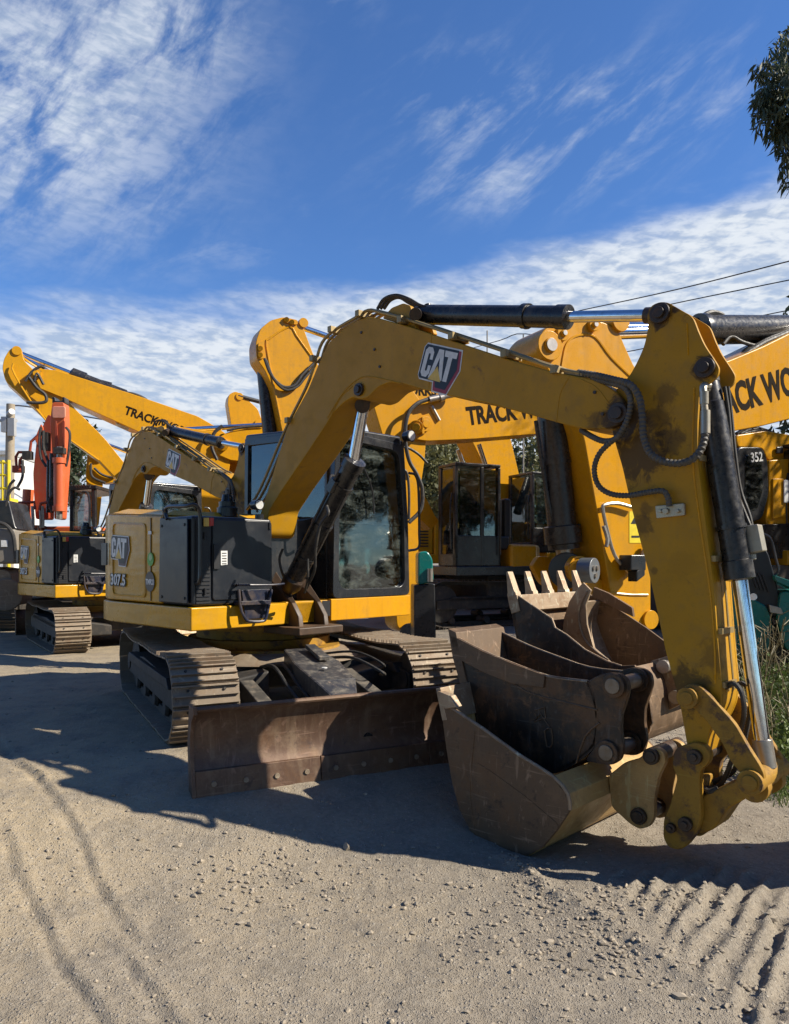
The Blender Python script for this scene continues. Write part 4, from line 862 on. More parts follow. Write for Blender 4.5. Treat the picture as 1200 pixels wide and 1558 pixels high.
# ================================================================ loose buckets stacked behind the arm
def rootat(pl, px, py, off=0):
    p = pl.w(px, py, off); return p
def W3(pl, pts, off): return [pl.w(a, b, off) for a, b in pts]
NB, FB = .27, -.19
r1 = BP.w(800, 1170, 0, NB); B1 = thing('loose_bucket', 'long narrow black bucket with two pin ears, resting in the mouth of the front bucket', 'bucket', r1, 'spare buckets')
S1 = [(688, 966), (737, 991), (783, 1010), (833, 1028), (894, 1036), (905, 1060), (910, 1095), (905, 1135), (876, 1161), (836, 1178), (783, 1164), (737, 1124), (718, 1080), (700, 1025)]
mb = MB(); mb.prism(BP, BP.poly(S1, NB), NB-.02, NB); mb.prism(BP, BP.poly(S1, NB), FB, FB+.02); mb.build('side_plate', MBB, B1, .003)
mb = MB(); sheet(mb, BP, [(686, 966), (700, 1025), (718, 1080), (737, 1124), (783, 1164), (836, 1178), (876, 1161), (905, 1135), (910, 1095), (905, 1060), (894, 1036)], NB, FB, NB, .018, 3); mb.build('shell', MBB, B1)
mb = MB(); ridge(mb, BP, [(690, 968), (737, 992), (783, 1011), (833, 1029), (894, 1037)], NB-.008, w=.010, k=3); P = [BP.pt(*BP.sz(a, b, NB), FB+.01) for a, b in ((690, 968), (737, 992), (783, 1011), (833, 1029), (894, 1037))]; mb.tube(P, .010, 6, 3); mb.build('worn_rim', MBE, B1)
mb = MB(); P = [(683, 956), (695, 962), (702, 995), (712, 1040), (702, 1042), (690, 1000)]; mb.prism(BP, BP.poly(P, NB), FB-.02, NB+.012); mb.build('cutting_edge', MBU, B1, .004)
mb = MB(); mb.prism(BP, BP.poly([(683, 957), (688, 966), (737, 991), (783, 1010), (830, 1027), (828, 1046), (780, 1040), (735, 1022), (694, 1000)], NB), NB, NB+.012); mb.build('side_cutter', MBU, B1, .003)
mb = MB(); ridge(mb, BP, [(722, 1020), (760, 1026), (800, 1052), (850, 1066), (908, 1080)], NB+.002, w=.005, k=3); ridge(mb, BP, [(912, 1100), (890, 1120), (876, 1161)], NB+.002, w=.005, k=2)
mb.tube([BP.w(*q, NB+.003) for q in ((814, 1080), (828, 1076), (830, 1092), (812, 1098), (822, 1086), (836, 1106))], .004, 6, 1); mb.tube([BP.w(*q, NB+.003) for q in ((828, 1112), (838, 1108), (840, 1132), (832, 1136), (828, 1112))], .004, 6, 2)
mb.build('weld_bead', MBU, B1)
EAR = [(894, 1036), (912, 1027), (928, 1023), (945, 1026), (954, 1034), (957, 1050), (952, 1068), (945, 1088), (944, 1110), (948, 1138), (944, 1156), (932, 1164), (915, 1163), (890, 1158), (905, 1135), (910, 1095), (905, 1060)]
for n_ in (NB-.03, -.02):
    mb = MB(); mb.prism(BP, rnd(BP.poly(EAR, NB), .02), n_, n_+.03); mb.build('ear', MBB, B1, .004)
mb = MB()
for px, py in ((935, 1043), (925, 1144)):
    for n_ in (NB, .01): mb.cyl(BP.w(px, py, n_-.03, NB), BP.w(px, py, n_+.022, NB), .062)
mb.build('ear_boss', MBB, B1, .004)
mb = MB()
for px, py in ((935, 1043), (925, 1144)): mb.cyl(BP.w(px, py, -.06, NB), BP.w(px, py, NB+.032, NB), .040)
mb.build('bucket_pin', MPN, B1, .003)
# toothed bucket behind
NT_, FT = -.42, -1.32
r2_ = BP.w(860, 1010, NT_); B2 = thing('loose_bucket', 'dark bucket with five pale teeth pointing up, behind the long black bucket', 'bucket', r2_, 'spare buckets')
S2 = [(774, 908), (786, 906), (838, 941), (843, 955), (861, 966), (888, 988), (922, 1006), (944, 1013), (965, 1012), (984, 1040), (992, 1100), (975, 1132), (900, 1145), (838, 1120), (800, 1050), (783, 960)]
mb = MB(); mb.prism(BP, BP.poly(S2, NT_), NT_-.02, NT_); mb.prism(BP, BP.poly(S2, NT_), FT, FT+.02); mb.build('side_plate', MBB, B2, .003)
mb = MB(); sheet(mb, BP, [(776, 910), (785, 965), (802, 1050), (838, 1118), (900, 1143), (973, 1130), (990, 1100), (983, 1042), (966, 1014)], NT_, FT, NT_, .018, 3); mb.build('shell', MBU, B2)
mb = MB(); 
for n_ in (NT_-.01, FT+.01): mb.tube([BP.pt(*BP.sz(a, b, NT_), n_) for a, b in ((786, 907), (838, 942), (843, 956), (861, 967), (888, 989), (922, 1007), (944, 1014))], .009, 6, 1)
mb.build('worn_rim', MBE, B2)
mb = MB(); mb.prism(BP, BP.poly([(774, 906), (787, 905), (792, 930), (779, 934)], NT_), FT-.01, NT_+.01); mb.build('lip', MBE, B2, .004)
for i in range(5):
    n_ = NT_-.03-(NT_-FT-.06)*i/4.
    mb = MB(); o = .032
    a = BP.sz(780, 916, NT_); b = BP.sz(771, 872, NT_)
    dz = Vector((b[0]-a[0], b[1]-a[1])); q = Vector((dz.y, -dz.x)).normalized()
    f_ = lambda k, w: (a[0]+dz.x*k+q.x*w, a[1]+dz.y*k+q.y*w)
    mb.prism(BP, [f_(-.25, -.035), f_(.3, -.035), f_(.35, -.028), f_(1.05, -.005), f_(1.05, .010), f_(.35, .03), f_(.3, .037), f_(-.25, .037)], n_-o, n_+o); mb.build('tooth', MBE, B2, .006)
mb = MB(); mb.prism(BP, rnd(BP.poly([(960, 1012), (975, 1008), (990, 1003), (1000, 1040), (1012, 1050), (1016, 1066), (1006, 1082), (985, 1092), (965, 1075)], NT_), .02), NT_-.28, NT_-.25); mb.prism(BP, rnd(BP.poly([(960, 1012), (975, 1008), (990, 1003), (1000, 1040), (1012, 1050), (1016, 1066), (1006, 1082), (985, 1092), (965, 1075)], NT_), .02), NT_-.50, NT_-.47); mb.build('ear', MBE, B2, .004)
mb = MB(); mb.cyl(BP.w(1004, 1068, NT_-.60, NT_), BP.w(1004, 1068, NT_-.2, NT_), .04); mb.cyl(BP.w(985, 1020, NT_-.60, NT_), BP.w(985, 1020, NT_-.2, NT_), .04); mb.build('bucket_pin', MST, B2)
# third bucket, sunlit look of the rounded back put into its pale steel
NC, FC = -.86, -1.3
r3_ = BP.w(930, 1000, NC); B3 = thing('loose_bucket', 'brown bucket with a pale curved shell, right of the five teeth', 'bucket', r3_, 'spare buckets')
S3 = [(886, 900), (896, 898), (905, 905), (925, 922), (960, 945), (1000, 972), (1030, 990), (1034, 1030), (1000, 1050), (950, 1030), (905, 985), (890, 940)]
mb = MB(); mb.prism(BP, BP.poly([(905, 905), (925, 916), (950, 932), (985, 955), (1012, 975), (1040, 990), (1042, 1060), (1000, 1080), (945, 1060), (915, 1010)], FC), FC, FC+.02); mb.prism(BP, BP.poly([(908, 893), (930, 902), (966, 924), (968, 938), (930, 920), (905, 908)], FC), FC+.02, FC+.05)
mb.build('side_plate', MBU, B3, .003)
mb = MB(); sheet(mb, BP, [(866, 916), (861, 932), (860, 955), (870, 985), (895, 1040), (935, 1085), (985, 1100), (1034, 1060)], NC, FC, NC, .02, 4); mb.build('shell', MBE, B3)
mb = MB(); mb.prism(BP, BP.poly([(889, 886), (880, 896), (868, 915), (860, 940), (858, 957), (868, 985), (893, 1015), (933, 1040), (985, 1050), (990, 1030), (940, 1015), (905, 985), (895, 950), (893, 920), (901, 898)], NC), NC, NC+.02); mb.build('side_plate', MBE, B3, .003)
mb = MB(); mb.tube([BP.w(*q, NC+.022) for q in ((893, 900), (884, 918), (880, 940), (888, 970), (905, 990), (925, 1004))], .008, 6, 4); mb.build('weld_bead', MBE, B3)
# ================================================================ full-size excavators
def segs_out(pts, ws):
    """outline round a poly-line with half widths"""
    P = [Vector(p) for p in pts]; m = len(P); L = []; Rr = []
    for i in range(m):
        t = (P[min(i+1, m-1)]-P[max(i-1, 0)]).normalized(); n = Vector((-t.y, t.x)); L.append(tuple(P[i]+n*ws[i])); Rr.append(tuple(P[i]-n*ws[i]))
    return L+Rr[::-1]
def bez(P, n=8):
    return spl([Vector((a, b, 0)) for a, b in P], n)
class Big: pass
def big(label, pl, k, paintm, hw=.27, texts=None, scale=1.0, group='full-size yellow excavators', dark=MBK, arm=True, boomd=.36, tip=.20, armo=None, boomo=None, stickcyl=True, bucketcyl=None, body=None, name='excavator', loc=None):
    """k: dict of side-on key points in pixels on the plane: F foot, K knee(s), T tip, A arm head, E arm end, S stick cylinder base"""
    z2 = {q: pl.sz(*k[q]) for q in k if q != 'K'}; Ks = [pl.sz(*q) for q in k.get('K', [])]
    F, T = Vector(z2['F']), Vector(z2['T'])
    o = thing(name, label, 'excavator', loc or pl.pt(F.x+.6, 0, 0), group); g = Big(); g.o = o
    th = boomd*scale; tp = tip*scale
    if boomo: O = rnd(pl.poly(boomo, hw), .05)
    else:
        C = [tuple(T)]+[tuple(q) for q in Ks]+[tuple(F)]; P = bez(C, 8); m = len(P); 
        ws = [tp+(th-tp)*sst(0, .4, i/(m-1)) - (th*.45)*sst(.7, 1, i/(m-1)) for i in range(m)]
        O = segs_out([(p.x, p.y) for p in P], ws)
    b = MB().prism(pl, O, -hw, hw).build('boom', paintm, o, .012); g.boom = b
    mbx = MB(); mbx.cyl(pl.pt(T.x, T.y, -hw-.06), pl.pt(T.x, T.y, hw+.06), .11*scale); mbx.cyl(pl.pt(T.x, T.y, hw+.05), pl.pt(T.x, T.y, hw+.09), .06*scale); mbx.build('boom_pin', paintm, o, .004)
    pm = MB()
    if boomo is None:
        for w_ in (-.06, .03, .1):
            Pz = [(pl.pt(O[i][0], O[i][1]+.06, w_)) for i in range(2, len(O)//2-3)] if O[3][1] > O[-4][1] else [(pl.pt(O[-i][0], O[-i][1]+.06, w_)) for i in range(3, len(O)//2-3)]
            pm.tube(Pz, .022*scale, 6, 1)
        pm.build('boom_pipe', MPIPE, o)
    if arm:
        A, E = Vector(z2['A']), Vector(z2['E'])
        if armo: AO_ = rnd(pl.poly(armo, hw*.8), .08, 4)
        else:
            ax = (E-T).normalized(); pr = Vector((-ax.y, ax.x)); pr = pr if pr.dot(A-T) > 0 else -pr
            w = .30*scale; e = .13*scale
            back = T+ax*(-.15)
            AO_ = [tuple(A-ax*.14*scale+pr*.05), tuple(A-pr*.15*scale-ax*.05), tuple(T-ax*.35*scale-pr*.18*scale), tuple(T-pr*w*.75), tuple(T+ax*.9*scale-pr*w*.75), tuple(E-pr*e), tuple(E+ax*e), tuple(E+pr*e), tuple(T+ax*1.0*scale+pr*w*1.1), tuple(A+ax*.9*scale+pr*.16*scale), tuple(A+ax*.15+pr*.16*scale)]
            AO_ = rnd(AO_, .14*scale, 4)
        a_ = MB().prism(pl, AO_, -hw*.8, hw*.8).build('arm', paintm, o, .012); g.arm = a_
        MB().cyl(pl.pt(A.x, A.y, -hw*.9), pl.pt(A.x, A.y, hw*.9), .10*scale).cyl(pl.pt(E.x, E.y, -hw*.9), pl.pt(E.x, E.y, hw*.9), .09*scale).build('arm_pin', paintm, o, .004)
        if 'S' in z2:
            S = Vector(z2['S']); mid = S+(A-S)*k.get('r', (.55, 0))[0] if 'r' in k else S+(A-S)*.6
            c = MB().lathe(pl.pt(S.x, S.y), pl.pt(mid.x, mid.y), [(0, .08*scale), (.02, .12*scale), (.97, .12*scale), (.98, .135*scale), (1, .06)], 20).build('stick_cylinder', MCY, o)
            MB().cyl(pl.pt(mid.x, mid.y), pl.pt(A.x, A.y), .062*scale).build('cylinder_rod', MCR, o); MB().cyl(pl.pt(A.x, A.y, -.1), pl.pt(A.x, A.y, .1), .09*scale).build('rod_eye', paintm, o)
    if bucketcyl:
        (p0, p1, r_, off) = bucketcyl; a = pl.w(*p0, off); b2 = pl.w(*p1, off); v_ = b2-a
        MB().lathe(a, b2, [(0, .05), (.01, r_), (.3, r_), (.3, r_*1.05), (.32, r_*1.05), (.32, r_), (.93, r_), (.935, r_*1.22), (.995, r_*1.22), (1, .05)], 24).build('bucket_cylinder', MCY, o)
    for tx, p0, p1, st in (texts or []): text(tx, pl, p0, p1, hw+.004, MTX, o, bold=.035, stretch=st)
    if body: bigbody(o, pl, F, paintm, dark, scale, hw, **body)
    return g
def bigbody(o, pl, F, pm, dark, s, hw, cab=True, cabu=(.15, 1.75), cabz=(1.55, 3.2), L=3.6, W=1.45, zb=1.15, tracks=True, lift=True, liftto=None, num=None, hood=1.0, deckm=None, thin=False, trackv=1.3, glass=None):
    """house built on the plane frame: s grows towards the tail, n towards the viewer"""
    q = lambda a, n, z: pl.pt(F.x+a, z, n)
    def bxs(mb, a0, a1, n0, n1, z0, z1): return mb.prism3([q(a0, n0, z0), q(a1, n0, z0), q(a1, n1, z0), q(a0, n1, z0)], [q(a0, n0, z1), q(a1, n0, z1), q(a1, n1, z1), q(a0, n1, z1)])
    m = MB(); bxs(m, .0, L, -W, W, zb, zb+.25*s); m.build('deck', deckm or pm, o, .02)
    m = MB(); P = [(L-.9, W), (L-.3, W*.97), (L+.05, W*.6), (L+.12, 0), (L+.05, -W*.6), (L-.3, -W*.97), (L-.9, -W)]
    m.prism3([q(a, n, zb+.05) for a, n in P], [q(a, n, zb+1.05*hood) for a, n in P]); m.build('counterweight', pm, o, .06)
    if not thin: m = MB(); bxs(m, 1.75, L-.92, hw+.15, W-.02, zb+.255*s, zb+1.0*hood); bxs(m, .1, L-.92, -W+.02, -hw-.1, zb+.255*s, zb+.95*hood); bxs(m, 1.4, L-.92, -hw-.09, hw+.14, zb+.255*s, zb+1.08*hood); m.build('engine_housing', pm, o, .03)
    m = MB()
    for i in range(0 if thin else 7): bxs(m, 2.0, 2.55, W-.018, W-.004, zb+.4+i*.07, zb+.43+i*.07)
    if not thin: m.build('vent', dark, o)
    if cab:
        a0, a1 = cabu; z0, z1 = cabz; n0, n1 = hw+.12, W-.03
        z0 = zb+.255*s
        m = MB(); r = .055
        for a in (a0, a1):
            for n in (n0+r, n1-r): bxs(m, a-r if a == a1 else a, a if a == a1 else a+r, n-r, n+r, z0, z1-.06)
        bxs(m, a0, a1, n0, n1, z1-.06, z1); bxs(m, a0, a1, n0, n0+.06, z0, z0+.7); bxs(m, a0, a1, n1-.06, n1, z0, z0+.55); bxs(m, a0, a0+.05, n0, n1, z0, z0+.22); bxs(m, a1-.06, a1, n0, n1, z0, z0+.9)
        bxs(m, a0+(a1-a0)*.55, a0+(a1-a0)*.55+.07, n1-.05, n1+.005, z0, z1-.06)
        m.build('cab', dark, o, .015)
        m = MB(); bxs(m, a0+.02, a0+.03, n0+.1, n1-.1, z0+.22, z1-.1); bxs(m, a0+.1, a1-.1, n1-.03, n1-.02, z0+.55, z1-.1); bxs(m, a0+.1, a1-.1, n0+.02, n0+.03, z0+.7, z1-.1); bxs(m, a1-.03, a1-.02, n0+.1, n1-.1, z0+.9, z1-.1)
        m.build('cab_window', glass or MGF, o)
        m = MB(); bxs(m, a0+.7, a0+1.2, (n0+n1)/2-.25, (n0+n1)/2+.25, z0+.3, z0+.55); bxs(m, a0+1.1, a0+1.25, (n0+n1)/2-.22, (n0+n1)/2+.22, z0+.5, z0+1.25); m.build('seat', MKD, o, .04)
        m = MB(); m.tube([q(a0-.04, n1-.1, z0+.3), q(a0-.06, n1-.1, z0+1.0), q(a0-.02, n1-.1, z0+1.3)], .015); m.tube([q(a0+.9, n1+.06, z0+.2), q(a0+.9, n1+.06, z0+1.2)], .015); m.build('handrail', dark, o)
    if lift:
        LT = Vector(pl.sz(*liftto)) if liftto else F+Vector((-1.6, 1.3))
        for n in (-hw-.13, hw+.13):
            a = Vector((F.x-.55, F.y-.35)); d = LT-a; mid = a+d*.62
            c = MB().lathe(pl.pt(a.x, a.y, n), pl.pt(mid.x, mid.y, n), [(0, .06), (.02, .10*s), (.98, .10*s), (1, .05)], 16).build('boom_cylinder', MCY, o)
            MB().cyl(pl.pt(mid.x, mid.y, n), pl.pt(LT.x, LT.y, n), .055*s).build('cylinder_rod', MCR, o, parent=None) if False else MB().cyl(pl.pt(mid.x, mid.y, n), pl.pt(LT.x, LT.y, n), .055*s).build('cylinder_rod', MCR, c)
    if tracks:
        for v in (-trackv, trackv-.5):
            fn = lambda l, v_, z: q(l-.6, v_, z)
            track(o, fn, v, v+.5, 4.2, .42, 44, (MTRD, MTD), gro=.03)
        m = MB(); bxs(m, .8, 2.6, -.8, .8, .5, .95); m.build('chassis', MTD, o, .03); MB().cyl(q(1.7, 0, .95), q(1.7, 0, zb), .6).build('slew_ring', MTD, o)
MTRD = paint('dark_track_steel', (.10, .085, .07), dirt=(.16, .13, .10), amt=.6, rough=.75, metal=.2, scale=1.5, bump=.1)
D_ = (.90, .43)
# --- R: arm hanging right behind the foreground arm
PR = Pl(2.6, 7.5, *D_)
armR = [(816, 535), (818, 514), (832, 497), (852, 489), (900, 485), (925, 492), (942, 505), (948, 520), (966, 560), (985, 582), (1005, 600), (1020, 640), (1005, 720), (990, 800), (990, 955), (960, 968), (938, 960), (925, 880), (912, 800), (902, 745), (888, 665), (868, 610), (835, 565)]
boomR = [(985, 570), (1010, 560), (1085, 556), (1110, 548), (1160, 527), (1215, 500), (1330, 420), (1420, 380), (1500, 400), (1570, 480), (1640, 620), (1690, 800), (1640, 830), (1560, 720), (1490, 600), (1420, 560), (1330, 590), (1215, 634), (1160, 648), (1105, 658), (1030, 672), (985, 650)]
gR = big('big yellow excavator whose arm hangs down right behind the foreground arm', PR,
    dict(F=(1640, 790), K=[(1450, 470)], T=(1002, 615), A=(915, 500), E=(960, 940), S=(1330, 500)), MYB, .30, [('TRACK WORKS', (1072, 641), (1253, 585), 1.55)], boomo=boomR, armo=armR,
    body=dict(liftto=(1500, 520), tracks=True), loc=PR.pt(6.2, 0))
oR = gR.o; NR = .24
m = MB(); I_ = [(832, 610), (845, 545), (860, 520), (880, 512), (905, 514), (950, 560), (1000, 620)]
for nn_ in (NR,): m.tube([PR.w(a, b, nn_) for a, b in ((842, 640), (856, 545), (864, 520), (882, 510), (905, 513), (930, 545), (972, 585))], .012, 6, 4)
m.tube([PR.w(a, b, NR) for a, b in ((905, 900), (960, 905), (985, 905))], .012, 6, 1); m.build('weld_seam', MYB, oR)
m = MB()
for (px, py, r_) in ((853, 509, .065), (900, 496, .055), (833, 527, .13)):
    m.cyl(PR.w(px, py, NR-.01, NR), PR.w(px, py, NR+.04, NR), r_); m.cyl(PR.w(px, py, NR+.03, NR), PR.w(px, py, NR+.06, NR), r_*.5)
m.build('arm_boss', MYB, oR, .006); m = MB()
for (px, py, r_) in ((853, 509, .022), (900, 496, .022), (833, 527, .055)): m.cyl(PR.w(px, py, NR+.055, NR), PR.w(px, py, NR+.068, NR), r_)
m.build('bolt', MST, oR)
m = MB(); a = PR.w(832, 532, .0); b = PR.w(857, 838, .0)
OC = -.10
a = PR.w(829, 530, OC); b = PR.w(858, 835, OC)
m.lathe(a, b, [(0, .06), (.0, .12), (.12, .135), (.55, .135), (.55, .145), (.575, .145), (.575, .135), (.88, .135), (.885, .175), (.97, .175), (.975, .15), (1, .15), (1, .05)], 30); m.tube([PR.w(815, 640, OC+.02), PR.w(833, 760, OC+.02), PR.w(843, 800, OC+.02)], .02, 8, 2); m.build('bucket_cylinder', MCY, oR)
m = MB(); m.cyl(b, PR.w(861, 862, OC), .08); m.build('cylinder_rod', MST, oR)
m = MB(); m.cyl(PR.w(862, 868, OC-.13), PR.w(862, 868, OC+.1), .17); m.build('rod_eye', MBK, oR, .01)
m = MB(); m.cyl(PR.w(862, 866, OC-.42), PR.w(884, 870, .22), .115)
for nn_ in (OC-.36, .08): m.prism(PR, rnd(PR.poly([(848, 862), (858, 846), (874, 846), (884, 862), (896, 880), (925, 905), (940, 935), (920, 950), (890, 910), (862, 888)]), .04), nn_, nn_+.07)
m.build('bucket_link', MYB, oR, .008)
m = MB(); c = PR.w(905, 868, .27, .27); m.cyl(PR.w(884, 868, .18), PR.w(905, 868, .30), .115); m.build('pin_cover', paint('grey_blue_steel', (.16, .18, .2), amt=.5, metal=.3), oR, .006)
m = MB(); cc_ = PR.w(905, 868, .30); ax_ = (PR.w(905, 868, .30)-PR.w(884, 868, .18)).normalized(); u_ = ax_.cross(Vector((0, 0, 1))).normalized(); w_ = ax_.cross(u_)
for k in range(3): m.cyl(cc_+(u_*math.cos(k*2.09+1.57)+w_*math.sin(k*2.09+1.57))*.045, cc_+(u_*math.cos(k*2.09+1.57)+w_*math.sin(k*2.09+1.57))*.045+ax_*.015, .022)
m.build('bolt', MST, oR)
m = MB(); m.tube([PR.w(*q, NR+.04) for q in ((965, 773), (940, 766), (920, 768), (917, 775), (922, 800), (935, 845), (958, 872))], .017, 8, 4); m.tube([PR.w(*q, NR+.05) for q in ((918, 800), (924, 820), (922, 832))], .02, 6, 2); m.tube([PR.w(*q, NR+.05) for q in ((958, 870), (972, 858), (985, 830))], .03, 8, 3); m.build('hydraulic_pipe', MST, oR)
m = MB(); m.box(PR.w(962, 856, NR+.1), PR.d*.09, PR.n*.08, Vector((0, 0, .07))); m.box(PR.w(968, 872, NR+.12), PR.d*.05+Vector((0, 0, .03)), PR.n*.06, Vector((0, 0, .05))); m.build('valve_block', MBK, oR, .01)
m = MB(); m.prism(PR, PR.poly([(957, 778), (975, 778), (975, 826), (957, 826)], NR), NR+.001, NR+.004); m.build('warning_label', flatm('warning_yellow', (.80, .62, .02)), oR)
m = MB(); m.flat(PR, PR.poly([(959, 797), (973, 797), (966, 784)], NR), NR+.006); m.flat(PR, PR.poly([(960, 818), (972, 818), (972, 815), (960, 815)], NR), NR+.006); m.build('warning_symbol', MKD, oR)
m = MB(); m.lathe(PR.w(1330, 500, .0), PR.w(1062, 502, .0), [(0, .08), (.02, .15), (.96, .15), (.97, .165), (1, .165)], 26)
m.build('stick_cylinder_barrel', MCY, oR); MB().cyl(PR.w(1070, 502, 0), PR.w(915, 507, 0), .065).build('stick_rod', MCR, oR)
m = MB()
for k in range(4):
    o_ = .22-k*.09
    m.tube([PR.w(*q, o_) for q in ((1112, 556-k), (1130, 542-k*2), (1165, 520-k*2), (1200, 505-k*2), (1300, 455))], .024, 8, 3)
m.tube([PR.w(*q, .25) for q in ((1085, 550), (1110, 560), (1120, 548))], .03); m.tube([PR.w(*q, .1) for q in ((1100, 524), (1112, 512), (1128, 520), (1150, 526), (1165, 522))], .02, 8, 4); m.tube([PR.w(*q, .0) for q in ((1060, 488), (1080, 476), (1098, 480), (1106, 496))], .03, 8, 4)
m.build('hose', MRB, oR)
# --- C2: second in the row
PC = Pl(.31, 11.2, *D_)
armC = [(560, 590), (566, 572), (585, 566), (612, 572), (640, 610), (650, 640), (646, 700), (637, 760), (636, 950), (622, 966), (604, 955), (598, 860), (598, 760), (590, 690), (575, 640)]
gC = big('yellow excavator behind the foreground cab, lettered boom and arm hanging beside the cab', PC, dict(F=(1090, 745), K=[(940, 585), (1000, 590)], T=(632, 650), A=(578, 585), E=(622, 950), S=(860, 560)), MYB, .26,
    [('TRACK WORKS', (712, 646), (868, 628), 1.35)], boomo=[(618, 655), (622, 622), (640, 606), (720, 600), (820, 588), (900, 560), (970, 565), (1030, 610), (1090, 700), (1110, 745), (1075, 765), (1030, 700), (970, 650), (900, 646), (820, 660), (720, 668), (650, 671), (628, 668)], armo=armC,
    body=dict(liftto=(1000, 640), cabu=(.2, 1.7)))
oC = gC.o
m = MB(); m.cyl(PC.w(633, 650, .26), PC.w(633, 650, .36), .10); m.cyl(PC.w(633, 650, .35), PC.w(633, 650, .40), .06); m.box(PC.w(642, 648, .30), PC.d*.02, PC.n*.04, Vector((0, 0, .12))); m.build('tip_boss', MYB, oC, .006)
m = MB()
m.tube([PC.w(*q, .36) for q in ((668, 604), (650, 608), (632, 616), (620, 632), (616, 665), (622, 700), (634, 722), (642, 745), (640, 775), (622, 795)) ], .03, 8, 5)
m.tube([PC.w(*q, .36) for q in ((600, 688), (615, 680), (635, 690), (650, 705))], .02, 8, 4); m.tube([PC.w(*q, .36) for q in ((607, 715), (618, 718), (622, 745), (622, 790))], .02, 8, 4); m.build('hose', MRB, oC)
m = MB(); m.cyl(PC.w(652, 608, .36), PC.w(690, 600, .36), .045); m.cyl(PC.w(668, 606, .36), PC.w(674, 604, .36), .06); m.cyl(PC.w(656, 618, .27), PC.w(668, 640, .27), .03); m.build('hose_fitting', MST, oC)
m = MB(); m.cyl(PC.w(622, 962, -.3), PC.w(622, 962, .32), .13); m.build('arm_end_boss', MBK, oC, .01)
text('352', PC, (1148, 704), (1162, 702), PC and .0, MWH, oC, name='cab_number') if False else None
# --- M: third in the row
PM = Pl(-1.8, 16.0, *D_)
armM = [(390, 545), (389, 520), (396, 500), (412, 487), (432, 482), (452, 488), (462, 500), (475, 535), (486, 560), (500, 600), (500, 680), (520, 900), (500, 915), (480, 905), (462, 800), (430, 660), (415, 590), (402, 562)]
gM = big('yellow excavator whose tall arm with black cylinder rises left of the foreground boom', PM, dict(F=(775, 762), K=[(700, 570), (745, 600)], T=(492, 600), A=(455, 497), E=(495, 895), S=(640, 560)), MYB, .34,
    [('TRACK WORKS', (545, 598), (664, 602), 1.2)], boomo=[(475, 610), (480, 580), (500, 572), (600, 562), (690, 562), (740, 590), (775, 660), (795, 745), (780, 775), (755, 770), (742, 720), (715, 665), (690, 640), (600, 625), (500, 625)], armo=armM,
    body=dict(liftto=(712, 680), cabu=(-.35, 1.2), glass=MGL), bucketcyl=((400, 545), (420, 762), .155, -.16))
oM = gM.o; NM = .272
m = MB(); m.tube([PM.w(*q, NM) for q in ((427, 640), (415, 580), (405, 525), (410, 515), (440, 497), (450, 510), (477, 548))], .022, 6, 2); m.build('weld_seam', MYB, oM)
m = MB(); 
for q in ((396, 530), (444, 490), (396, 540), (436, 486)): m.cyl(PM.w(*q, NM), PM.w(*q, NM+.07), .05)
m.prism(PM, rnd(PM.poly([(392, 522), (401, 519), (402, 545), (393, 547)], NM), .05), NM, NM+.04); m.prism(PM, rnd(PM.poly([(430, 483), (452, 488), (452, 495), (432, 491)], NM), .05), NM, NM+.04); m.build('arm_boss', MYB, oM)
m = MB(); m.tube([PM.w(*q, NM+.08) for q in ((402, 545), (412, 570), (430, 588), (448, 586), (460, 570), (478, 552))], .03, 8, 5); m.tube([PM.w(*q, NM+.08) for q in ((404, 548), (416, 576), (434, 593), (452, 588), (464, 574), (478, 558))], .03, 8, 5); m.build('hose', MRB, oM)
# --- D1: dark cab between the cab and the cylinder
PD = Pl(-.9, 13.6, *D_)
gD = big('shaded yellow excavator with a dark cab, right of the foreground cab', PD, dict(F=(652, 800), K=[(600, 745)], T=(560, 800), A=(570, 780), E=(545, 880)), MYB, .25, scale=.7, boomd=.3, body=dict(liftto=(610, 790), cabu=(.0, .95), cabz=(1.3, 2.98), L=2.05, zb=.95, W=1.05, trackv=.95, hood=.55, deckm=MBK, thin=True), stickcyl=False)  # deck coloured black to stand in for the shade over this machine
# --- left group
DL = (.93, .37)
PL1 = Pl(-8.06, 17.0, *DL)
boomL = [(48, 580), (50, 568), (60, 561), (85, 563), (200, 599), (300, 633), (330, 650), (400, 700), (450, 790), (425, 805), (380, 745), (320, 712), (280, 690), (200, 652), (100, 607), (58, 590)]
armL = [(3, 560), (6, 545), (14, 532), (22, 527), (32, 530), (36, 548), (58, 570), (75, 583), (160, 668), (205, 724), (245, 790), (230, 800), (190, 742), (150, 700), (95, 660), (30, 600), (8, 580)]
gL1 = big('bright yellow excavator at far left, long lettered boom sloping down against the sky', PL1, dict(F=(430, 790), K=[(300, 665)], T=(56, 574), A=(27, 538), E=(235, 785), S=(190, 637)), MYL, .30,
    [('TRACK WORKS', (188, 629), (296, 668), 1.15)], boomo=boomL, armo=armL, body=dict(liftto=(360, 720), cab=True), stickcyl=False)
oL = gL1.o
m = MB(); m.tube([PL1.w(*q, .37) for q in ((38, 580), (48, 566), (60, 558), (68, 560))], .03, 8, 4); m.tube([PL1.w(*q, .37) for q in ((44, 574), (56, 590), (68, 600), (70, 610), (60, 613), (40, 612))], .035, 8, 5); m.tube([PL1.w(*q, .37) for q in ((52, 580), (56, 568), (66, 585))], .03, 8, 5)
m.tube([PL1.w(*q, .1) for q in ((188, 597), (205, 600), (222, 608), (232, 622))], .035, 8, 4); m.tube([PL1.w(*q, .0) for q in ((190, 601), (210, 606), (226, 618))], .03, 8, 4); m.build('hose', MRB, oL)
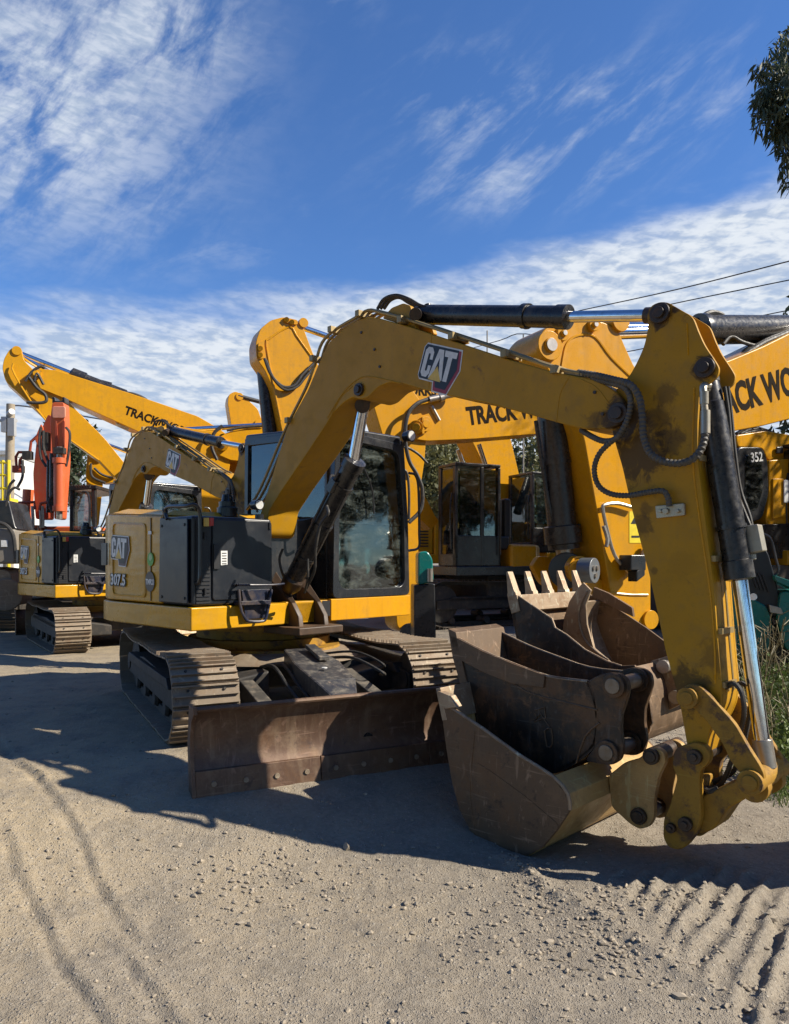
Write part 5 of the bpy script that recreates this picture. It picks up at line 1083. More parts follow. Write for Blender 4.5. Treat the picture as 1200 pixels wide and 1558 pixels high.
m = MB(); m.lathe(PL1.w(193, 601), PL1.w(106, 568), [(0, .08), (.03, .11), (.3, .11), (.3, .15), (.5, .12), (.72, .12), (.74, .15), (.97, .15), (1, .08)], 16); m.build('stick_cylinder_barrel', MCY, oL); MB().cyl(PL1.w(106, 568), PL1.w(27, 537), .065).build('stick_rod', MCR, oL)
m = MB(); m.prism(PL1, PL1.poly([(168, 634), (212, 652), (208, 655), (178, 643)], .3), -.2, .2); m.build('boom_underplate', MBK, oL); MB().tube([PL1.w(*q, .31) for q in ((20, 553), (22, 570), (70, 640), (150, 700))], .02, 6, 3).build('weld_seam', MYL, oL)
PL3 = Pl(-4.6, 17.5, *DL)
gL3 = big('yellow excavator with a level chrome rod, behind the second mini excavator', PL3, dict(F=(470, 760), K=[(420, 660)], T=(340, 677), A=(268, 657), E=(325, 785)), MYL, .28, boomo=[(328, 690), (330, 668), (345, 658), (375, 652), (430, 650), (480, 700), (500, 760), (460, 780), (440, 730), (400, 705), (350, 700)],
    armo=[(254, 655), (262, 648), (278, 650), (310, 655), (345, 660), (352, 690), (345, 740), (330, 790), (312, 788), (300, 740), (292, 700), (276, 672)], body=dict(cab=False, tracks=True, liftto=(430, 700)), scale=.9)
m = MB(); m.cyl(PL3.w(280, 654), PL3.w(400, 647), .06); m.build('stick_rod', MCR, gL3.o); m = MB()
for px, py, r_ in ((266, 656, .13), (338, 676, .15)): m.cyl(PL3.w(px, py, .2), PL3.w(px, py, .36), r_); m.cyl(PL3.w(px, py, .35), PL3.w(px, py, .39), r_*.6)
m.build('boss', MYL, gL3.o, .01); m = MB(); m.tube([PL3.w(*q, .4) for q in ((338, 648), (325, 660), (322, 680), (330, 700))], .04, 8, 5); m.tube([PL3.w(*q, .3) for q in ((285, 690), (300, 715), (325, 735), (350, 745))], .03, 8, 5); m.tube([PL3.w(*q, .3) for q in ((345, 655), (370, 650), (400, 648))], .03, 8, 3); m.build('hose', MRB, gL3.o)
PL4 = Pl(-3.6, 21, *DL)
gL4 = big('yellow excavator furthest back, its arm head rising left of the tall black cylinder', PL4, dict(F=(480, 770), K=[(440, 680)], T=(392, 650), A=(362, 606), E=(392, 740)), MYL, .28, boomo=[(384, 660), (388, 640), (400, 634), (440, 650), (480, 700), (500, 770), (470, 780), (445, 720), (400, 672)],
    armo=[(346, 612), (348, 600), (358, 595), (368, 600), (392, 622), (402, 650), (400, 740), (385, 745), (368, 700), (352, 650)], body=dict(cab=False, liftto=(440, 720)))
MB().tube([PL4.w(*q, .2) for q in ((362, 602), (375, 606), (390, 610), (405, 614))], .06, 8, 4).build('hose', MRB, gL4.o)
PL2 = Pl(-7.6, 19, *DL)
gL2 = big('smaller yellow excavator between the orange machine and the second mini excavator', PL2, dict(F=(230, 780), K=[(200, 700)], T=(152, 698), A=(142, 672), E=(146, 790)), MYL, .25, boomo=[(134, 712), (136, 690), (150, 682), (175, 695), (205, 712), (240, 760), (232, 785), (212, 770), (196, 732), (160, 735), (140, 725)],
    armo=[(134, 680), (138, 668), (148, 666), (154, 680), (160, 700), (156, 740), (150, 800), (140, 800), (132, 750), (130, 720)], body=dict(liftto=(190, 740), L=2.9, cabu=(-.1, 1.4), cabz=(1.4, 2.75)), scale=.85)
m = MB(); m.cyl(PL2.w(150, 672), PL2.w(200, 690), .05); m.build('stick_rod', MCR, gL2.o); m = MB(); m.cyl(PL2.w(147, 688, .2), PL2.w(147, 688, .33), .16); m.cyl(PL2.w(147, 688, .32), PL2.w(147, 688, .36), .1); m.build('boss', MYL, gL2.o)
m = MB(); m.tube([PL2.w(*q, .3) for q in ((143, 712), (155, 722), (170, 726), (182, 720))], .03, 8, 5); m.tube([PL2.w(*q, .3) for q in ((138, 705), (140, 725), (160, 735))], .03, 8, 5); m.build('hose', MRB, gL2.o)
# ================================================================ orange excavator seen head-on
PO = Pl(-6.6, 13.0, 1, .06)
XO = thing('excavator', 'faded orange and red excavator seen head-on at the far left, boom folded upright', 'excavator', PO.w(70, 960, -1.5)*1.0)
XO.location.z = 0; XO['wl'] = tuple(XO.location)
def ob(mb, n, mt, bev=.01): return mb.build(n, mt, XO, bev)
def op(pts, n0, n1, n, mt, r=.04): return ob(MB().prism(PO, rnd(PO.poly(pts, n1), r), n0, n1), n, mt)
op([(79, 612), (97, 612), (98, 640), (99, 700), (93, 790), (82, 790), (84, 730), (79, 690), (76, 640)], .1, .35, 'arm', MOR)
op([(79, 618), (99, 618), (99, 636), (79, 636)], .351, .38, 'arm_top_plate', paint('pale_orange_paint', (.72, .30, .20), amt=.25, rough=.5))
op([(83, 640), (86, 640), (88, 672), (85, 688), (83, 676)], .351, .37, 'arm_groove', MRD); op([(94, 640), (98, 640), (98, 682), (94, 660)], .351, .37, 'arm_groove', MRD)
op([(79, 604), (83, 604), (84, 610), (94, 610), (95, 604), (98, 604), (98, 613), (79, 613)], .12, .33, 'arm_head', MBK, .01)
op([(52, 770), (50, 720), (55, 672), (62, 654), (73, 630), (79, 634), (77, 700), (72, 790), (54, 790)], -.5, -.2, 'boom', MRD)
op([(52, 668), (62, 644), (66, 652), (58, 680)], -.21, -.18, 'boom_edge', MOR)
m = MB(); m.lathe(PO.w(90, 778, .45), PO.w(90, 697, .45), [(0, .05), (.0, .11), (.1, .11), (.1, .09), (.9, .09), (.9, .11), (1, .11)], 18); ob(m, 'arm_cylinder', MOR, 0); ob(MB().cyl(PO.w(90, 700, .45), PO.w(91, 680, .45), .05).cyl(PO.w(90, 790, .45), PO.w(90, 775, .45), .05), 'cylinder_rod', MST, 0)
m = MB(); m.cyl(PO.w(79, 775, .3), PO.w(80, 690, .3), .05); m.cyl(PO.w(73, 780, .1), PO.w(74, 700, .1), .035); ob(m, 'black_cylinder', MCY, 0)
m = MB(); m.cyl(PO.w(40, 802, -.1), PO.w(43, 745, -.1), .09); m.cyl(PO.w(35, 800, -.1), PO.w(40, 802, -.1), .05); ob(m, 'boom_cylinder', MOR, 0)
m = MB()
for pts, o in ((((25, 715), (24, 695), (28, 688), (48, 688)), -.3), (((29, 715), (30, 700), (34, 695), (46, 693)), -.2), (((45, 688), (47, 672), (60, 660)), -.2), (((28, 765), (52, 764), (53, 775)), .3), (((60, 776), (62, 766), (74, 764)), .3)):
    m.tube([PO.w(*q, o) for q in pts], .025, 8, 1)
m.box(PO.w(28, 714, -.3), PO.d*.09, PO.n*.05, Vector((0, 0, .06))); ob(m, 'guard_rail', MRD, 0)
m = MB()
for x in (48, 50, 60, 63, 65): m.tube([PO.w(x, 770, .3), PO.w(x+1, 790, .3), PO.w(x+1, 803, .3)], .016, 6, 2)
ob(m, 'steel_pipe', MST, 0)
m = MB()
for pts in (((62, 650), (60, 670), (62, 695), (70, 710)), ((66, 655), (66, 680), (72, 700)), ((100, 650), (106, 660), (104, 690), (100, 710)), ((78, 690), (82, 700), (90, 690), (98, 688)), ((80, 750), (74, 765), (80, 780)), ((12, 765), (14, 740), (22, 730)), ((26, 742), (34, 725), (34, 700))):
    m.tube([PO.w(*q, .42) for q in pts], .022, 6, 4)
m.box(PO.w(42, 693, -.2), PO.d*.07, PO.n*.07, Vector((0, 0, .07))); m.box(PO.w(70, 672, .3), PO.d*.05, PO.n*.07, Vector((0, 0, .15))); m.box(PO.w(91, 686, .5), PO.d*.08, PO.n*.07, Vector((0, 0, .05))); ob(m, 'hose', MRB, 0)
m = MB(); m.prism(PO, PO.poly([(99, 738), (140, 736), (140, 742), (99, 745)]), -1.6, -.2); m.prism(PO, PO.poly([(98, 742), (103, 742), (102, 812), (97, 812)]), -.35, -.25); m.prism(PO, PO.poly([(131, 742), (137, 742), (138, 812), (133, 812)]), -.35, -.25); m.prism(PO, PO.poly([(97, 805), (138, 805), (138, 830), (97, 830)]), -1.6, -.25); m.prism(PO, PO.poly([(97, 742), (100, 742), (100, 812), (97, 812)]), -1.6, -1.5); m.prism(PO, PO.poly([(135, 742), (138, 742), (138, 812), (135, 812)]), -1.6, -1.5); ob(m, 'cab', MBK)
m = MB(); m.prism(PO, PO.poly([(102, 745), (132, 745), (133, 806), (101, 806)]), -.31, -.30); ob(m, 'cab_window', glassm('grey_cab_glass', (.5, .55, .55), .9, (.25, .28, .29)), 0)
m = MB(); m.tube([PO.w(*q, -.2) for q in ((125, 748), (133, 750), (136, 765), (136, 800))], .02, 6, 3)
for i in range(9): m.prism(PO, PO.poly([(101+i*4, 737), (103+i*4, 737), (103+i*4, 741), (101+i*4, 741)]), -.1, -.05)
ob(m, 'cab_guard', MBK, 0)
m = MB(); m.prism(PO, PO.poly([(22, 800), (138, 800), (138, 860), (22, 860)], -.4), -2.2, -.6); ob(m, 'house', MOR, .03)
m = MB(); m.prism(PO, PO.poly([(30, 798), (50, 798), (50, 830), (30, 830)]), -.59, -.2); ob(m, 'lamp_box', MBK, .01)
for v in (25, 118):
    X_ = PO.w(v, 900, -1.0); fn = (lambda X_: lambda l, v_, z: Vector((X_.x+v_-PO.n.x*l*1, X_.y-PO.n.y*(l-1.0), z)))(X_); track(XO, fn, 0, .5, 3.2, .38, 36, (MTRD, MTD), gro=.03)
ob(MB().prism(PO, PO.poly([(40, 862), (120, 862), (120, 900), (40, 900)], -.6), -2.0, -.8), 'chassis', MTD)
# ================================================================ grey tracked machine at the left edge
PG = Pl(-6.35, 11.6, 1, .15)
XG = thing('tracked_machine', 'dusty grey and black tracked machine cut off by the left edge', 'machine', Vector((-6.9, 12, 0)))
m = MB(); m.prism(PG, PG.poly([(-60, 800), (22, 805), (24, 858), (-60, 858)]), -1.2, .0); m.build('body', MCONC, XG, .04)
m = MB(); m.prism(PG, PG.poly([(-60, 762), (10, 760), (20, 800), (24, 806), (-60, 806)]), -1.0, -.1); m.build('hood', MBK, XG, .04)
m = MB(); m.tube([PG.w(*q, .02) for q in ((-2, 795), (10, 800), (20, 815), (24, 850))], .03, 8, 4); m.tube([PG.w(*q, .02) for q in ((8, 770), (14, 750), (22, 742), (30, 745))], .02, 8, 4); m.build('hose', MRB, XG)
m = MB(); m.prism(PG, PG.poly([(2, 822), (12, 822), (12, 832), (2, 832)]), .0, .02); m.build('number_plate', MWH, XG)
m = MB(); m.prism(PG, rnd(PG.poly([(-40, 862), (12, 868), (18, 900), (12, 925), (-40, 925)]), .1), -1.1, -.1); m.cyl(PG.w(8, 905, -.2), PG.w(8, 905, .1), .25); m.build('running_gear', MTR, XG, .02)
# ================================================================ teal machine and the far yellow excavator on the right
PT = Pl(3.4, 7.6, .95, -.3)
XT = thing('compact_loader', 'teal and black compact machine behind the foreground arm, beside the weeds', 'loader', PT.w(1150, 1010, -.5)*1.0)
XT.location.z = 0; XT['wl'] = tuple(XT.location)
def tp(pts, n0, n1, n, mt, r=.04, bev=.015): return MB().prism(PT, rnd(PT.poly(pts, n1), r), n0, n1).build(n, mt, XT, bev)
tp([(1085, 890), (1112, 893), (1140, 908), (1166, 922), (1175, 945), (1172, 985), (1150, 1004), (1085, 1000)], -.5, .0, 'teal_fender', MTEAL, .03)
tp([(1085, 940), (1108, 938), (1108, 946), (1085, 948)], -.48, .01, 'fender_slot', MBK)
tp([(1188, 900), (1230, 900), (1230, 990), (1196, 990), (1182, 940)], -.6, .05, 'teal_door', MTEAL)
tp([(1178, 875), (1215, 888), (1215, 900), (1180, 884)], -.5, .1, 'teal_rail', MTEAL, .02)
tp([(1128, 830), (1150, 822), (1168, 838), (1182, 890), (1190, 925), (1184, 940), (1160, 935), (1140, 915), (1126, 880)], -.45, -.05, 'engine_hood', MBKP, .08)
m = MB()
for i in range(4): m.prism(PT, PT.poly([(1140+i*6, 868+i*2), (1143+i*6, 868+i*2), (1153+i*6, 895+i*2), (1150+i*6, 895+i*2)], -.05), -.05, -.02)
m.build('vent', MKD, XT); m = MB(); m.cyl(PT.w(1146, 908, -.04), PT.w(1146, 908, .02), .035); m.build('lamp', MLT, XT)
m = MB(); m.tube([PT.w(*q, .0) for q in ((1160, 812), (1172, 820), (1180, 850), (1184, 868), (1178, 876))], .014, 8, 4); m.build('handrail', MBK, XT)
tp([(1170, 920), (1188, 925), (1192, 935), (1172, 932)], -.3, .06, 'latch', MST, .01)
m = MB()
for px in (1185, 1130): m.lathe(PT.w(px, 992, -.5), PT.w(px, 992, -.06), [(0, .1), (0, .24), (.15, .28), (.85, .28), (1, .24), (1, .1)], 26)
m.build('wheel', paint('dusty_tyre', (.03, .03, .03), amt=.6, rough=.8), XT)
tp([(1090, 1000), (1200, 1000), (1200, 1015), (1090, 1015)], -.5, -.1, 'chassis', MTD)
# far yellow body with numbered cab
PY = Pl(5.2, 12.2, *D_)
XY = thing('excavator', 'shaded yellow excavator at the right edge with a black numbered cab', 'excavator', PY.w(1180, 960, -1)*1.0, 'full-size yellow excavators'); XY.location.z = 0; XY['wl'] = tuple(XY.location)
def yp(pts, n0, n1, n, mt, r=.06, bev=.02): return MB().prism(PY, rnd(PY.poly(pts, n1), r), n0, n1).build(n, mt, XY, bev)
yp([(1122, 680), (1160, 680), (1168, 700), (1170, 750), (1160, 790), (1122, 800)], -1.0, .2, 'cab', MBK, .12)
yp([(1134, 692), (1158, 692), (1161, 745), (1152, 775), (1134, 780)], .201, .21, 'cab_window', MGF, .06)
text('352', PY, (1143, 703), (1161, 701), .215, MWH, XY, name='cab_number', stretch=1.1)
yp([(1120, 662), (1165, 655), (1240, 668), (1240, 700), (1168, 700), (1160, 682), (1122, 680)], -2.2, .0, 'upper_housing', MYB)
yp([(1170, 700), (1240, 695), (1240, 835), (1172, 835), (1165, 790), (1170, 750)], -2.2, .1, 'side_housing', MYB)
yp([(1176, 728), (1196, 728), (1196, 786), (1176, 790)], .1, .13, 'side_door', MYB, .02)
yp([(1100, 800), (1240, 795), (1240, 850), (1100, 850)], -2.2, .15, 'deck', MBK)
yp([(1182, 680), (1192, 679), (1192, 690), (1182, 690)], .02, .05, 'air_vent', MBK, .02); yp([(1193, 730), (1200, 730), (1200, 765), (1193, 765)], .14, .16, 'white_plate', MWH, .02)
m = MB()
for k in range(3): m.tube([PY.w(*q, -.2) for q in ((1120+k*6, 660), (1140+k*5, 650+k*3), (1165+k*5, 655+k*3), (1185+k*3, 664))], .03, 6, 4)
m.build('hose', MRB, XY)
yp([(1090, 860), (1240, 860), (1240, 960), (1100, 960)], -2.0, .2, 'track', MTRD, .3)
# small teal compactor between the cabs
PK = Pl(.35, 10.0, 1, .1)
XK = thing('compactor', 'small teal and chrome engine unit glimpsed beside the hanging yellow arm', 'engine', PK.w(650, 900, -.2)*1.0); XK.location.z = 0; XK['wl'] = tuple(XK.location)
m = MB(); m.prism(PK, rnd(PK.poly([(636, 840), (650, 838), (658, 850), (660, 885), (636, 890)]), .05), -.3, 0); m.build('teal_cowl', MTEAL, XK, .02)
m = MB(); m.cyl(PK.w(654, 865, .0), PK.w(654, 885, .0), .04); m.build('exhaust', MST, XK); m = MB(); m.prism(PK, PK.poly([(630, 890), (662, 888), (664, 985), (630, 985)]), -.4, -.02); m.build('frame', MBK, XK, .02)
# ================================================================ pole, wires, building, railing, antennas
m = MB(); a = at(16, 615, 30); b = at(12, 890, 30); b.z = 0; m.cyl(b, a, .20, .16, 14)
PP = thing('power_pole', 'grey timber power pole with insulators at the far left', 'pole', b); m.build('pole', paint('weathered_timber', (.30, .25, .18), amt=.4, rough=.85), PP)
m = MB(); c = at(14, 640, 30); m.cyl(c+Vector((-.8, 0, 0)), c+Vector((.3, 0, 0)), .06); m.box(at(18, 650, 29.8), (.13, 0, 0), (0, .1, 0), (0, 0, .35)); m.box(at(7, 646, 29.8), (.1, 0, 0), (0, .1, 0), (0, 0, .3)); m.cyl(at(14, 630, 29.9), at(18, 626, 29.7), .12); m.tube([at(10, 655, 29.8), at(16, 662, 29.8), at(20, 648, 29.8)], .03); m.build('insulator', paint('insulator_grey', (.35, .35, .34), amt=.3), PP)
m = MB(); m.tube([at(18, 625, 29.9), at(28, 617, 31), at(120, 632, 36), at(300, 662, 48), at(420, 668, 60)], .035, 6, 5); tag(m.build('overhead_wire', MBK), 'thin dark wire sagging from the timber pole behind the long sloping boom', 'wire', 'overhead wires')
labs = ['highest overhead wire, rising to the right edge above the black cylinder', 'middle overhead wire at right, meeting the foreground arm head', 'lowest overhead wire at right, just above the black cylinder of the big excavator', 'overhead wire crossing low between the yellow arm heads']
for i, pts in enumerate([((880, 473, 30), (1040, 438, 26), (1260, 382, 22)), ((980, 474, 32), (1020, 463, 27), (1260, 414, 24)), ((1110, 490, 30), (1150, 482, 28), (1260, 460, 26)), ((700, 520, 48), (770, 516, 40), (830, 494, 36), (950, 536, 30), (1000, 527, 29), (1110, 500, 28))][:3]):
    m = MB(); m.tube([at(*q) for q in pts], .02, 6, 6); tag(m.build('overhead_wire', MBK), labs[i], 'wire', 'overhead wires')
m = MB(); m.tube([at(*q) for q in ((940, 537, 30), (990, 528, 29), (1260, 470, 27))], .02, 6, 4); m.tube([at(*q) for q in ((700, 535, 50), (760, 518, 42), (800, 508, 40), (940, 537, 30))], .025, 6, 4); tag(m.build('overhead_wire', MBK), labs[3], 'wire', 'overhead wires')
for px, py, lb in ((741, 503, 'thin grey mast, left one of two rising between the boom and the sky'), (796, 509, 'thin grey mast, right one of two rising between the boom and the sky')):
    m = MB(); a = at(px, py, 40); m.cyl((a.x, a.y, 0), a, .05, .035, 8); tag(m.build('mast', MCONC), lb, 'mast', 'distant masts')
m = MB(); m.prism(PP0 := Pl(-20, 38, 1, .1), PP0.poly([(-60, 692), (17, 690), (17, 880), (-60, 880)]), -4, 0)
b_ = thing('white_shed', 'plain white shed wall standing far behind the timber pole', 'building', Vector((-22, 40, 0))); m.build('wall', flatm('white_wall', (.70, .69, .65)), b_)
m = MB(); m.prism(PP0, PP0.poly([(-62, 688), (18.5, 686), (18.5, 692), (-62, 694)]), -4.2, .2); m.build('roof', flatm('shed_roof', (.45, .45, .43)), b_)
m = MB(); PF_ = Pl(-11.8, 22, 1, .05)
for y_ in (703, 722, 742): m.tube([PF_.w(-30, y_), PF_.w(14, y_+1)], .04, 6, 1)
for x_ in (-18, -6, 4, 13): m.tube([PF_.w(x_, 700), PF_.w(x_, 770)], .04, 6, 1)
for x_ in (-6, 13): m.tube([PF_.w(x_, 700), (PF_.w(x_, 700).x, PF_.w(x_, 700).y, 0)], .05, 6, 1)
m.prism(PF_, PF_.poly([(-40, 760), (16, 758), (16, 775), (-40, 777)]), -.5, 0)
tag(m.build('yellow_railing', flatm('railing_yellow', (.80, .62, .03))), 'bright yellow pipe railing on a platform at the far left edge', 'railing')
# ================================================================ trees and weeds
def leafmat(nm, a, b):
    m, t, p = newmat(nm); g = t.N.new('ShaderNodeNewGeometry')
    t.put(p.inputs['Base Color'], t.mix(g.outputs['Random Per Island'], a, b)); p.inputs['Roughness'].default_value = .6
    tr = t.N.new('ShaderNodeBsdfTranslucent'); t.put(tr.inputs[0], t.mix(g.outputs['Random Per Island'], a, b)); mx = t.N.new('ShaderNodeMixShader'); mx.inputs[0].default_value = .25
    t.L.new(p.outputs[0], mx.inputs[1]); t.L.new(tr.outputs[0], mx.inputs[2]); t.L.new(mx.outputs[0], t.N['Material Output'].inputs[0]); return m
ML1 = leafmat('gum_leaf', (.035, .05, .02), (.10, .115, .05)); ML2 = leafmat('olive_leaf', (.07, .075, .025), (.17, .16, .06)); ML3 = leafmat('dark_leaf', (.02, .035, .015), (.05, .07, .03)); MGRS = leafmat('weed_leaf', (.05, .085, .018), (.15, .20, .05)); MSTK = leafmat('dry_stalk', (.18, .15, .08), (.35, .30, .17))
MBRK = paint('bark', (.16, .12, .09), amt=.5, rough=.9)
def leaves(mb, rg, c, rad, n, sz, droop=.0, ar=3.0):
    for i in range(n):
        while True:
            p = Vector((rg.uniform(-1, 1), rg.uniform(-1, 1), rg.uniform(-1, 1)))
            if .25 < p.length < 1: break
        p = Vector((c[0]+p.x*rad[0], c[1]+p.y*rad[1], c[2]+p.z*rad[2]))
        d = Vector((rg.gauss(0, 1), rg.gauss(0, 1), rg.gauss(0, 1)-droop)).normalized(); s_ = d.cross(Vector((rg.gauss(0, 1), rg.gauss(0, 1), rg.gauss(0, 1)))).normalized(); k = sz*rg.uniform(.6, 1.4)
        b = len(mb.v); mb.v += [p, p+d*k*.5+s_*k/ar*.5, p+d*k, p+d*k*.5-s_*k/ar*.5]; mb.f.append([b, b+1, b+2, b+3])
def tree(name, label, base, h, cr, n, sz, mat, seed, group='trees behind the yard', droop=0, ncl=16, cz=.62, ar=2.0):
    rg = random.Random(seed); base = Vector(base); o = thing(name, label, 'tree', base, group)
    tk = MB(); top = base+Vector((rg.uniform(-.3, .3), 0, h*.6)); tk.cyl(base, top, h*.028, h*.014, 10); cr_ = MB()
    for i in range(ncl):
        a = rg.random()*6.28; rr = cr*rg.random()**.5*.8; zc = h*cz+(rg.random()-.5)*h*.62*(1-.5*rr/cr)
        c = base+Vector((math.cos(a)*rr, math.sin(a)*rr, zc)); f_ = rg.uniform(.28, .5)
        tk.tube([base+Vector((0, 0, h*.35)), base+Vector((math.cos(a)*rr*.4, math.sin(a)*rr*.4, h*.35+(zc-h*.35)*.6)), c], h*.006, 5, 3)
        leaves(cr_, rg, c, (cr*f_, cr*f_, h*.11*rg.uniform(.7, 1.3)), n//ncl, sz, droop, ar)
    tk.build('trunk', MBRK, o); cr_.build('crown', mat, o, sharp=1); return o
for i, (px, Y, h, cr, s_, mt) in enumerate(((640, 46, 9.6, 3.8, 1, ML2), (712, 50, 10.4, 4.6, 2, ML2), (790, 47, 9.8, 4.4, 3, ML2), (860, 52, 9.8, 4.4, 4, ML3), (1090, 48, 7.5, 3.6, 5, ML3), (672, 58, 9.4, 4.6, 6, ML3))):
    tree('olive_tree', ['olive green tree behind the shaded cabs, leftmost of its row', 'olive green tree above the dark cab roof, second in its row', 'olive green tree showing under the lettered boom, third in its row', 'dark tree behind the big black cylinder', 'dark tree hidden behind the foreground arm', 'dark tree furthest back, between the two leftmost olive trees'][i], ((px-600)/1150*Y, Y, 0), h, cr, 8000, .34, mt, s_)
tree('conifer_tree', 'dark tree top poking above the sloping yellow arm at the left', ((113-600)/1150*44, 44, 0), 9.9, 1.6, 3600, .30, ML3, 9, cz=.72)
# tall gum tree at the right, hanging foliage enters the frame
gb_ = Vector((9.6, 13.2, 0)); G = thing('gum_tree', 'tall gum tree at the upper right edge with dark drooping foliage', 'tree', gb_)
rg = random.Random(21); tk = MB(); tk.tube([gb_, gb_+Vector((.2, .1, 3)), gb_+Vector((-.3, 0, 6)), gb_+Vector((-.8, -.1, 9.5))], .20, 10, 5); cw = MB()
for (px, py, Y, rx, rz, n) in ((1198, 85, 12.6, .32, .42, 260), (1185, 130, 12.5, .36, .35, 380), (1158, 105, 12.5, .16, .16, 90), (1168, 150, 12.5, .24, .22, 190), (1156, 146, 12.4, .12, .12, 40), (1185, 170, 12.5, .40, .34, 420), (1205, 150, 12.5, .42, .6, 600), (1215, 200, 12.5, .36, .5, 450), (1193, 205, 12.5, .16, .3, 170), (1200, 255, 12.5, .16, .34, 170), (1180, 190, 12.5, .14, .26, 90), (1212, 60, 12.8, .34, .35, 250), (1240, 110, 13, .7, .9, 700), (1260, 220, 13, .6, .8, 500), (1290, 160, 13.4, .8, 1.0, 600), (1320, 60, 13.4, .9, .9, 500)):
    c = at(px, py, Y); leaves(cw, rg, c, (rx, rx*1.2, rz), int(n*1.1), .17, 2.2, 5.0)
    tk.tube([gb_+Vector((-.5, 0, 7.2)), (gb_+Vector((-.5, 0, 8.0))).lerp(c, .5)+Vector((0, 0, .5)), c+Vector((0, 0, rz*.5))], .022, 6, 5)
for i in range(26):
    c = gb_+Vector((rg.uniform(-1.2, 3), rg.uniform(-2.2, 2.5), rg.uniform(6.2, 12))); leaves(cw, rg, c, (.7, .7, .6), 260, .15, 2.0, 5.0)
tk.build('trunk', MBRK, G); cw.build('crown', ML1, G, sharp=1)
# bushy gums beyond the right edge, shading the parked row
for i, (x_, y_, h_, r_) in enumerate(((12.3, 15.4, 10.5, 3.6), (14.2, 19.0, 12, 3.9), (17.5, 23.0, 12, 3.9), (16.0, 13.6, 11.5, 3.6))):
    tree('gum_tree', ['bushy gum tree beyond the right edge, nearest the yard', 'bushy gum tree beyond the right edge, second in its row', 'bushy gum tree beyond the right edge, third in its row', 'bushy gum tree beyond the right edge, smallest of its row'][i], (x_, y_, 0), h_, r_, 15000, .27, ML1, 40+i, 'gum trees beyond the right edge', 1.0, 26, .58, 3.0)
# trees behind the photographer, mirrored in the cab glass
for i, (x_, y_, h_, r_) in enumerate(((-17, -6, 13, 4.6), (-11.5, -9.5, 14.5, 5), (-5.5, -10.5, 13.5, 4.8), (.5, -11.5, 15, 5), (7, -12, 14, 5), (14, -13.5, 13.5, 4.8), (20.5, -9, 11, 4.4), (24, -1.5, 10, 4.2), (24.5, 5, 10.5, 4.4), (24, 11, 10, 4.2))):
    tree('gum_tree', 'tall dense gum tree behind or beside the photographer, seen only in reflections', (x_, y_, 0), h_, r_, 7000, .55, ML3, 60+i, 'gum trees behind the photographer', .6, 24, .55, 2.4)
# weeds at the right
def blades(mb, rg, x, y, h, n, sp, w=.006):
    for i in range(n):
        a = Vector((x+rg.gauss(0, sp), y+rg.gauss(0, sp), 0)); a.z = zg(a.x, a.y)-.01; d = Vector((rg.gauss(0, .35), rg.gauss(0, .35), 1)).normalized(); hh_ = h*rg.uniform(.4, 1.2)
        s_ = d.cross(Vector((rg.gauss(0, 1), rg.gauss(0, 1), 0))).normalized()*w; m1_ = a+d*hh_*.55; tp_ = a+d*hh_+Vector((d.x, d.y, -.2))*hh_*.4
        b = len(mb.v); mb.v += [a-s_, a+s_, m1_+s_*.8, m1_-s_*.8, tp_]; mb.f += [[b, b+1, b+2, b+3], [b+3, b+2, b+4]]
rg = random.Random(11); mg = MB(); md = MB()
for i in range(900):
    y = rg.uniform(4.9, 9.5); x0 = .425*y+.25+.1*math.sin(y*3); x = x0+abs(rg.gauss(0, 1.1))
    blades(mg, rg, x, y, .10+.13*rg.random(), 20, .09, .004)
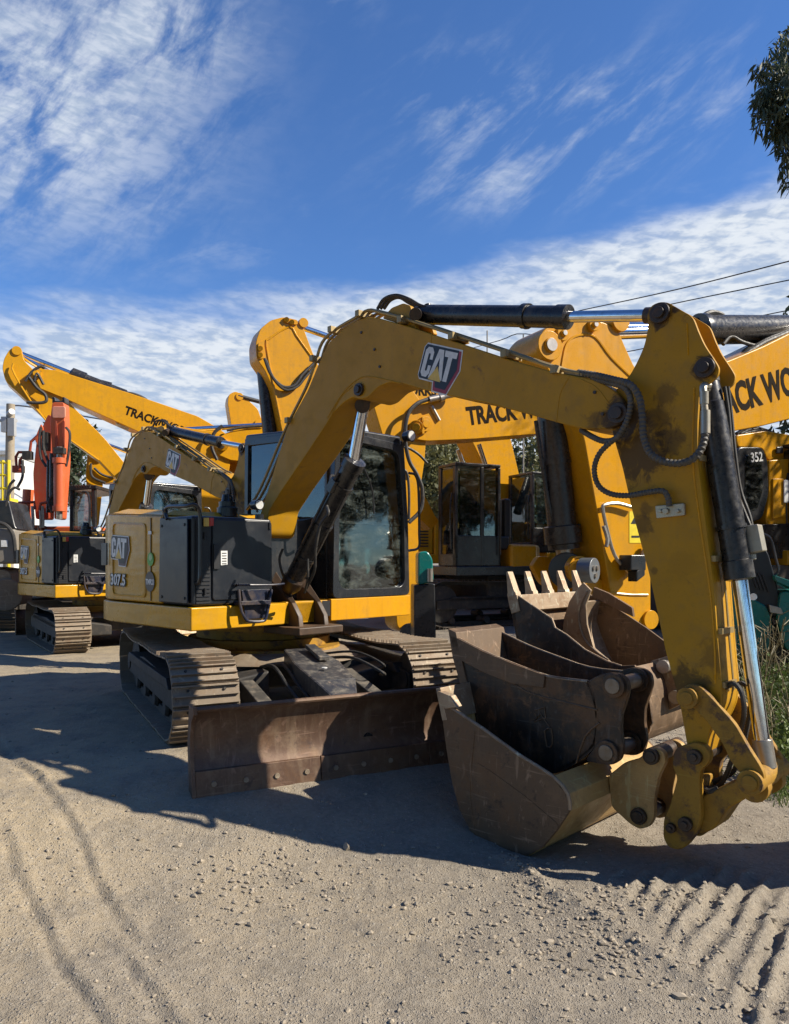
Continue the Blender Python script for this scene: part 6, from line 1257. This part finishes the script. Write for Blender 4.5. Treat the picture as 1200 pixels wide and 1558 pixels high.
for i in range(300):
    y = rg.uniform(5.0, 7.6); x = .44*y+.15+abs(rg.gauss(0, .7)); c = (x, y, zg(x, y)+rg.uniform(.03, .25)); leaves(mg, rg, c, (.12, .12, .08), 22, .04, 0, 2)
for i in range(150):
    y = rg.uniform(5.4, 8.6); x = .43*y+abs(rg.gauss(0, .6)); z0 = zg(x, y); h = rg.uniform(.25, .7); a = Vector((x, y, z0)); b = a+Vector((rg.gauss(0, .12), rg.gauss(0, .12), h)); md.tube([a, a.lerp(b, .5)+Vector((.03, 0, 0)), b], .004, 4, 3)
    for k in range(4):
        c = a.lerp(b, rg.uniform(.4, 1)); md.tube([c, c+Vector((rg.gauss(0, .08), rg.gauss(0, .08), .08))], .003, 4, 1)
tag(mg.build('weeds', MGRS, sharp=1), 'green weeds and grass along the right edge by the teal machine', 'weeds', kind='stuff')
tag(md.build('dry_stalks', MSTK), 'dry brown weed stalks standing among the green weeds', 'stalks', kind='stuff')
for (px, py, Y, hh_, lb) in ((699, 950, 6.9, .12, 'small weed by the right-hand track, nearest the black bucket'), (748, 952, 8.5, .25, 'lone small weed on the shaded ground left of the bucket teeth'), (1150, 1010, 5.6, .7, 'tall flowering weed in front of the teal machine')):
    m = MB(); x, y = (px-600)/1150*Y, Y; z0 = zg(x, y); a = Vector((x, y, z0)); 
    for k in range(5): m.tube([a, a+Vector((rg.gauss(0, .02), 0, hh_*.6)), a+Vector((rg.gauss(0, .06), rg.gauss(0, .05), hh_*rg.uniform(.8, 1.1)))], .003, 4, 3)
    leaves(m, rg, a+Vector((0, 0, hh_*.9)), (.05, .05, .06), 40, .03); leaves(m, rg, a+Vector((0, 0, hh_*.4)), (.05, .05, .1), 30, .04)
    tag(m.build('weed', MGRS), lb, 'weed', 'small weeds')
# unseen bucket copy added beyond the right edge to cast the corner shadow
b4 = B1.copy(); col.objects.link(b4); b4.location = (3.05, 3.75, B1.location.z+.0); b4.rotation_euler = (0, 0, R(55)); b4['label'] = 'added black bucket copy beyond the right edge, unseen, placed to cast the corner shadow'
for o in list(B1.children):
    c_ = o.copy(); col.objects.link(c_); c_.parent = b4
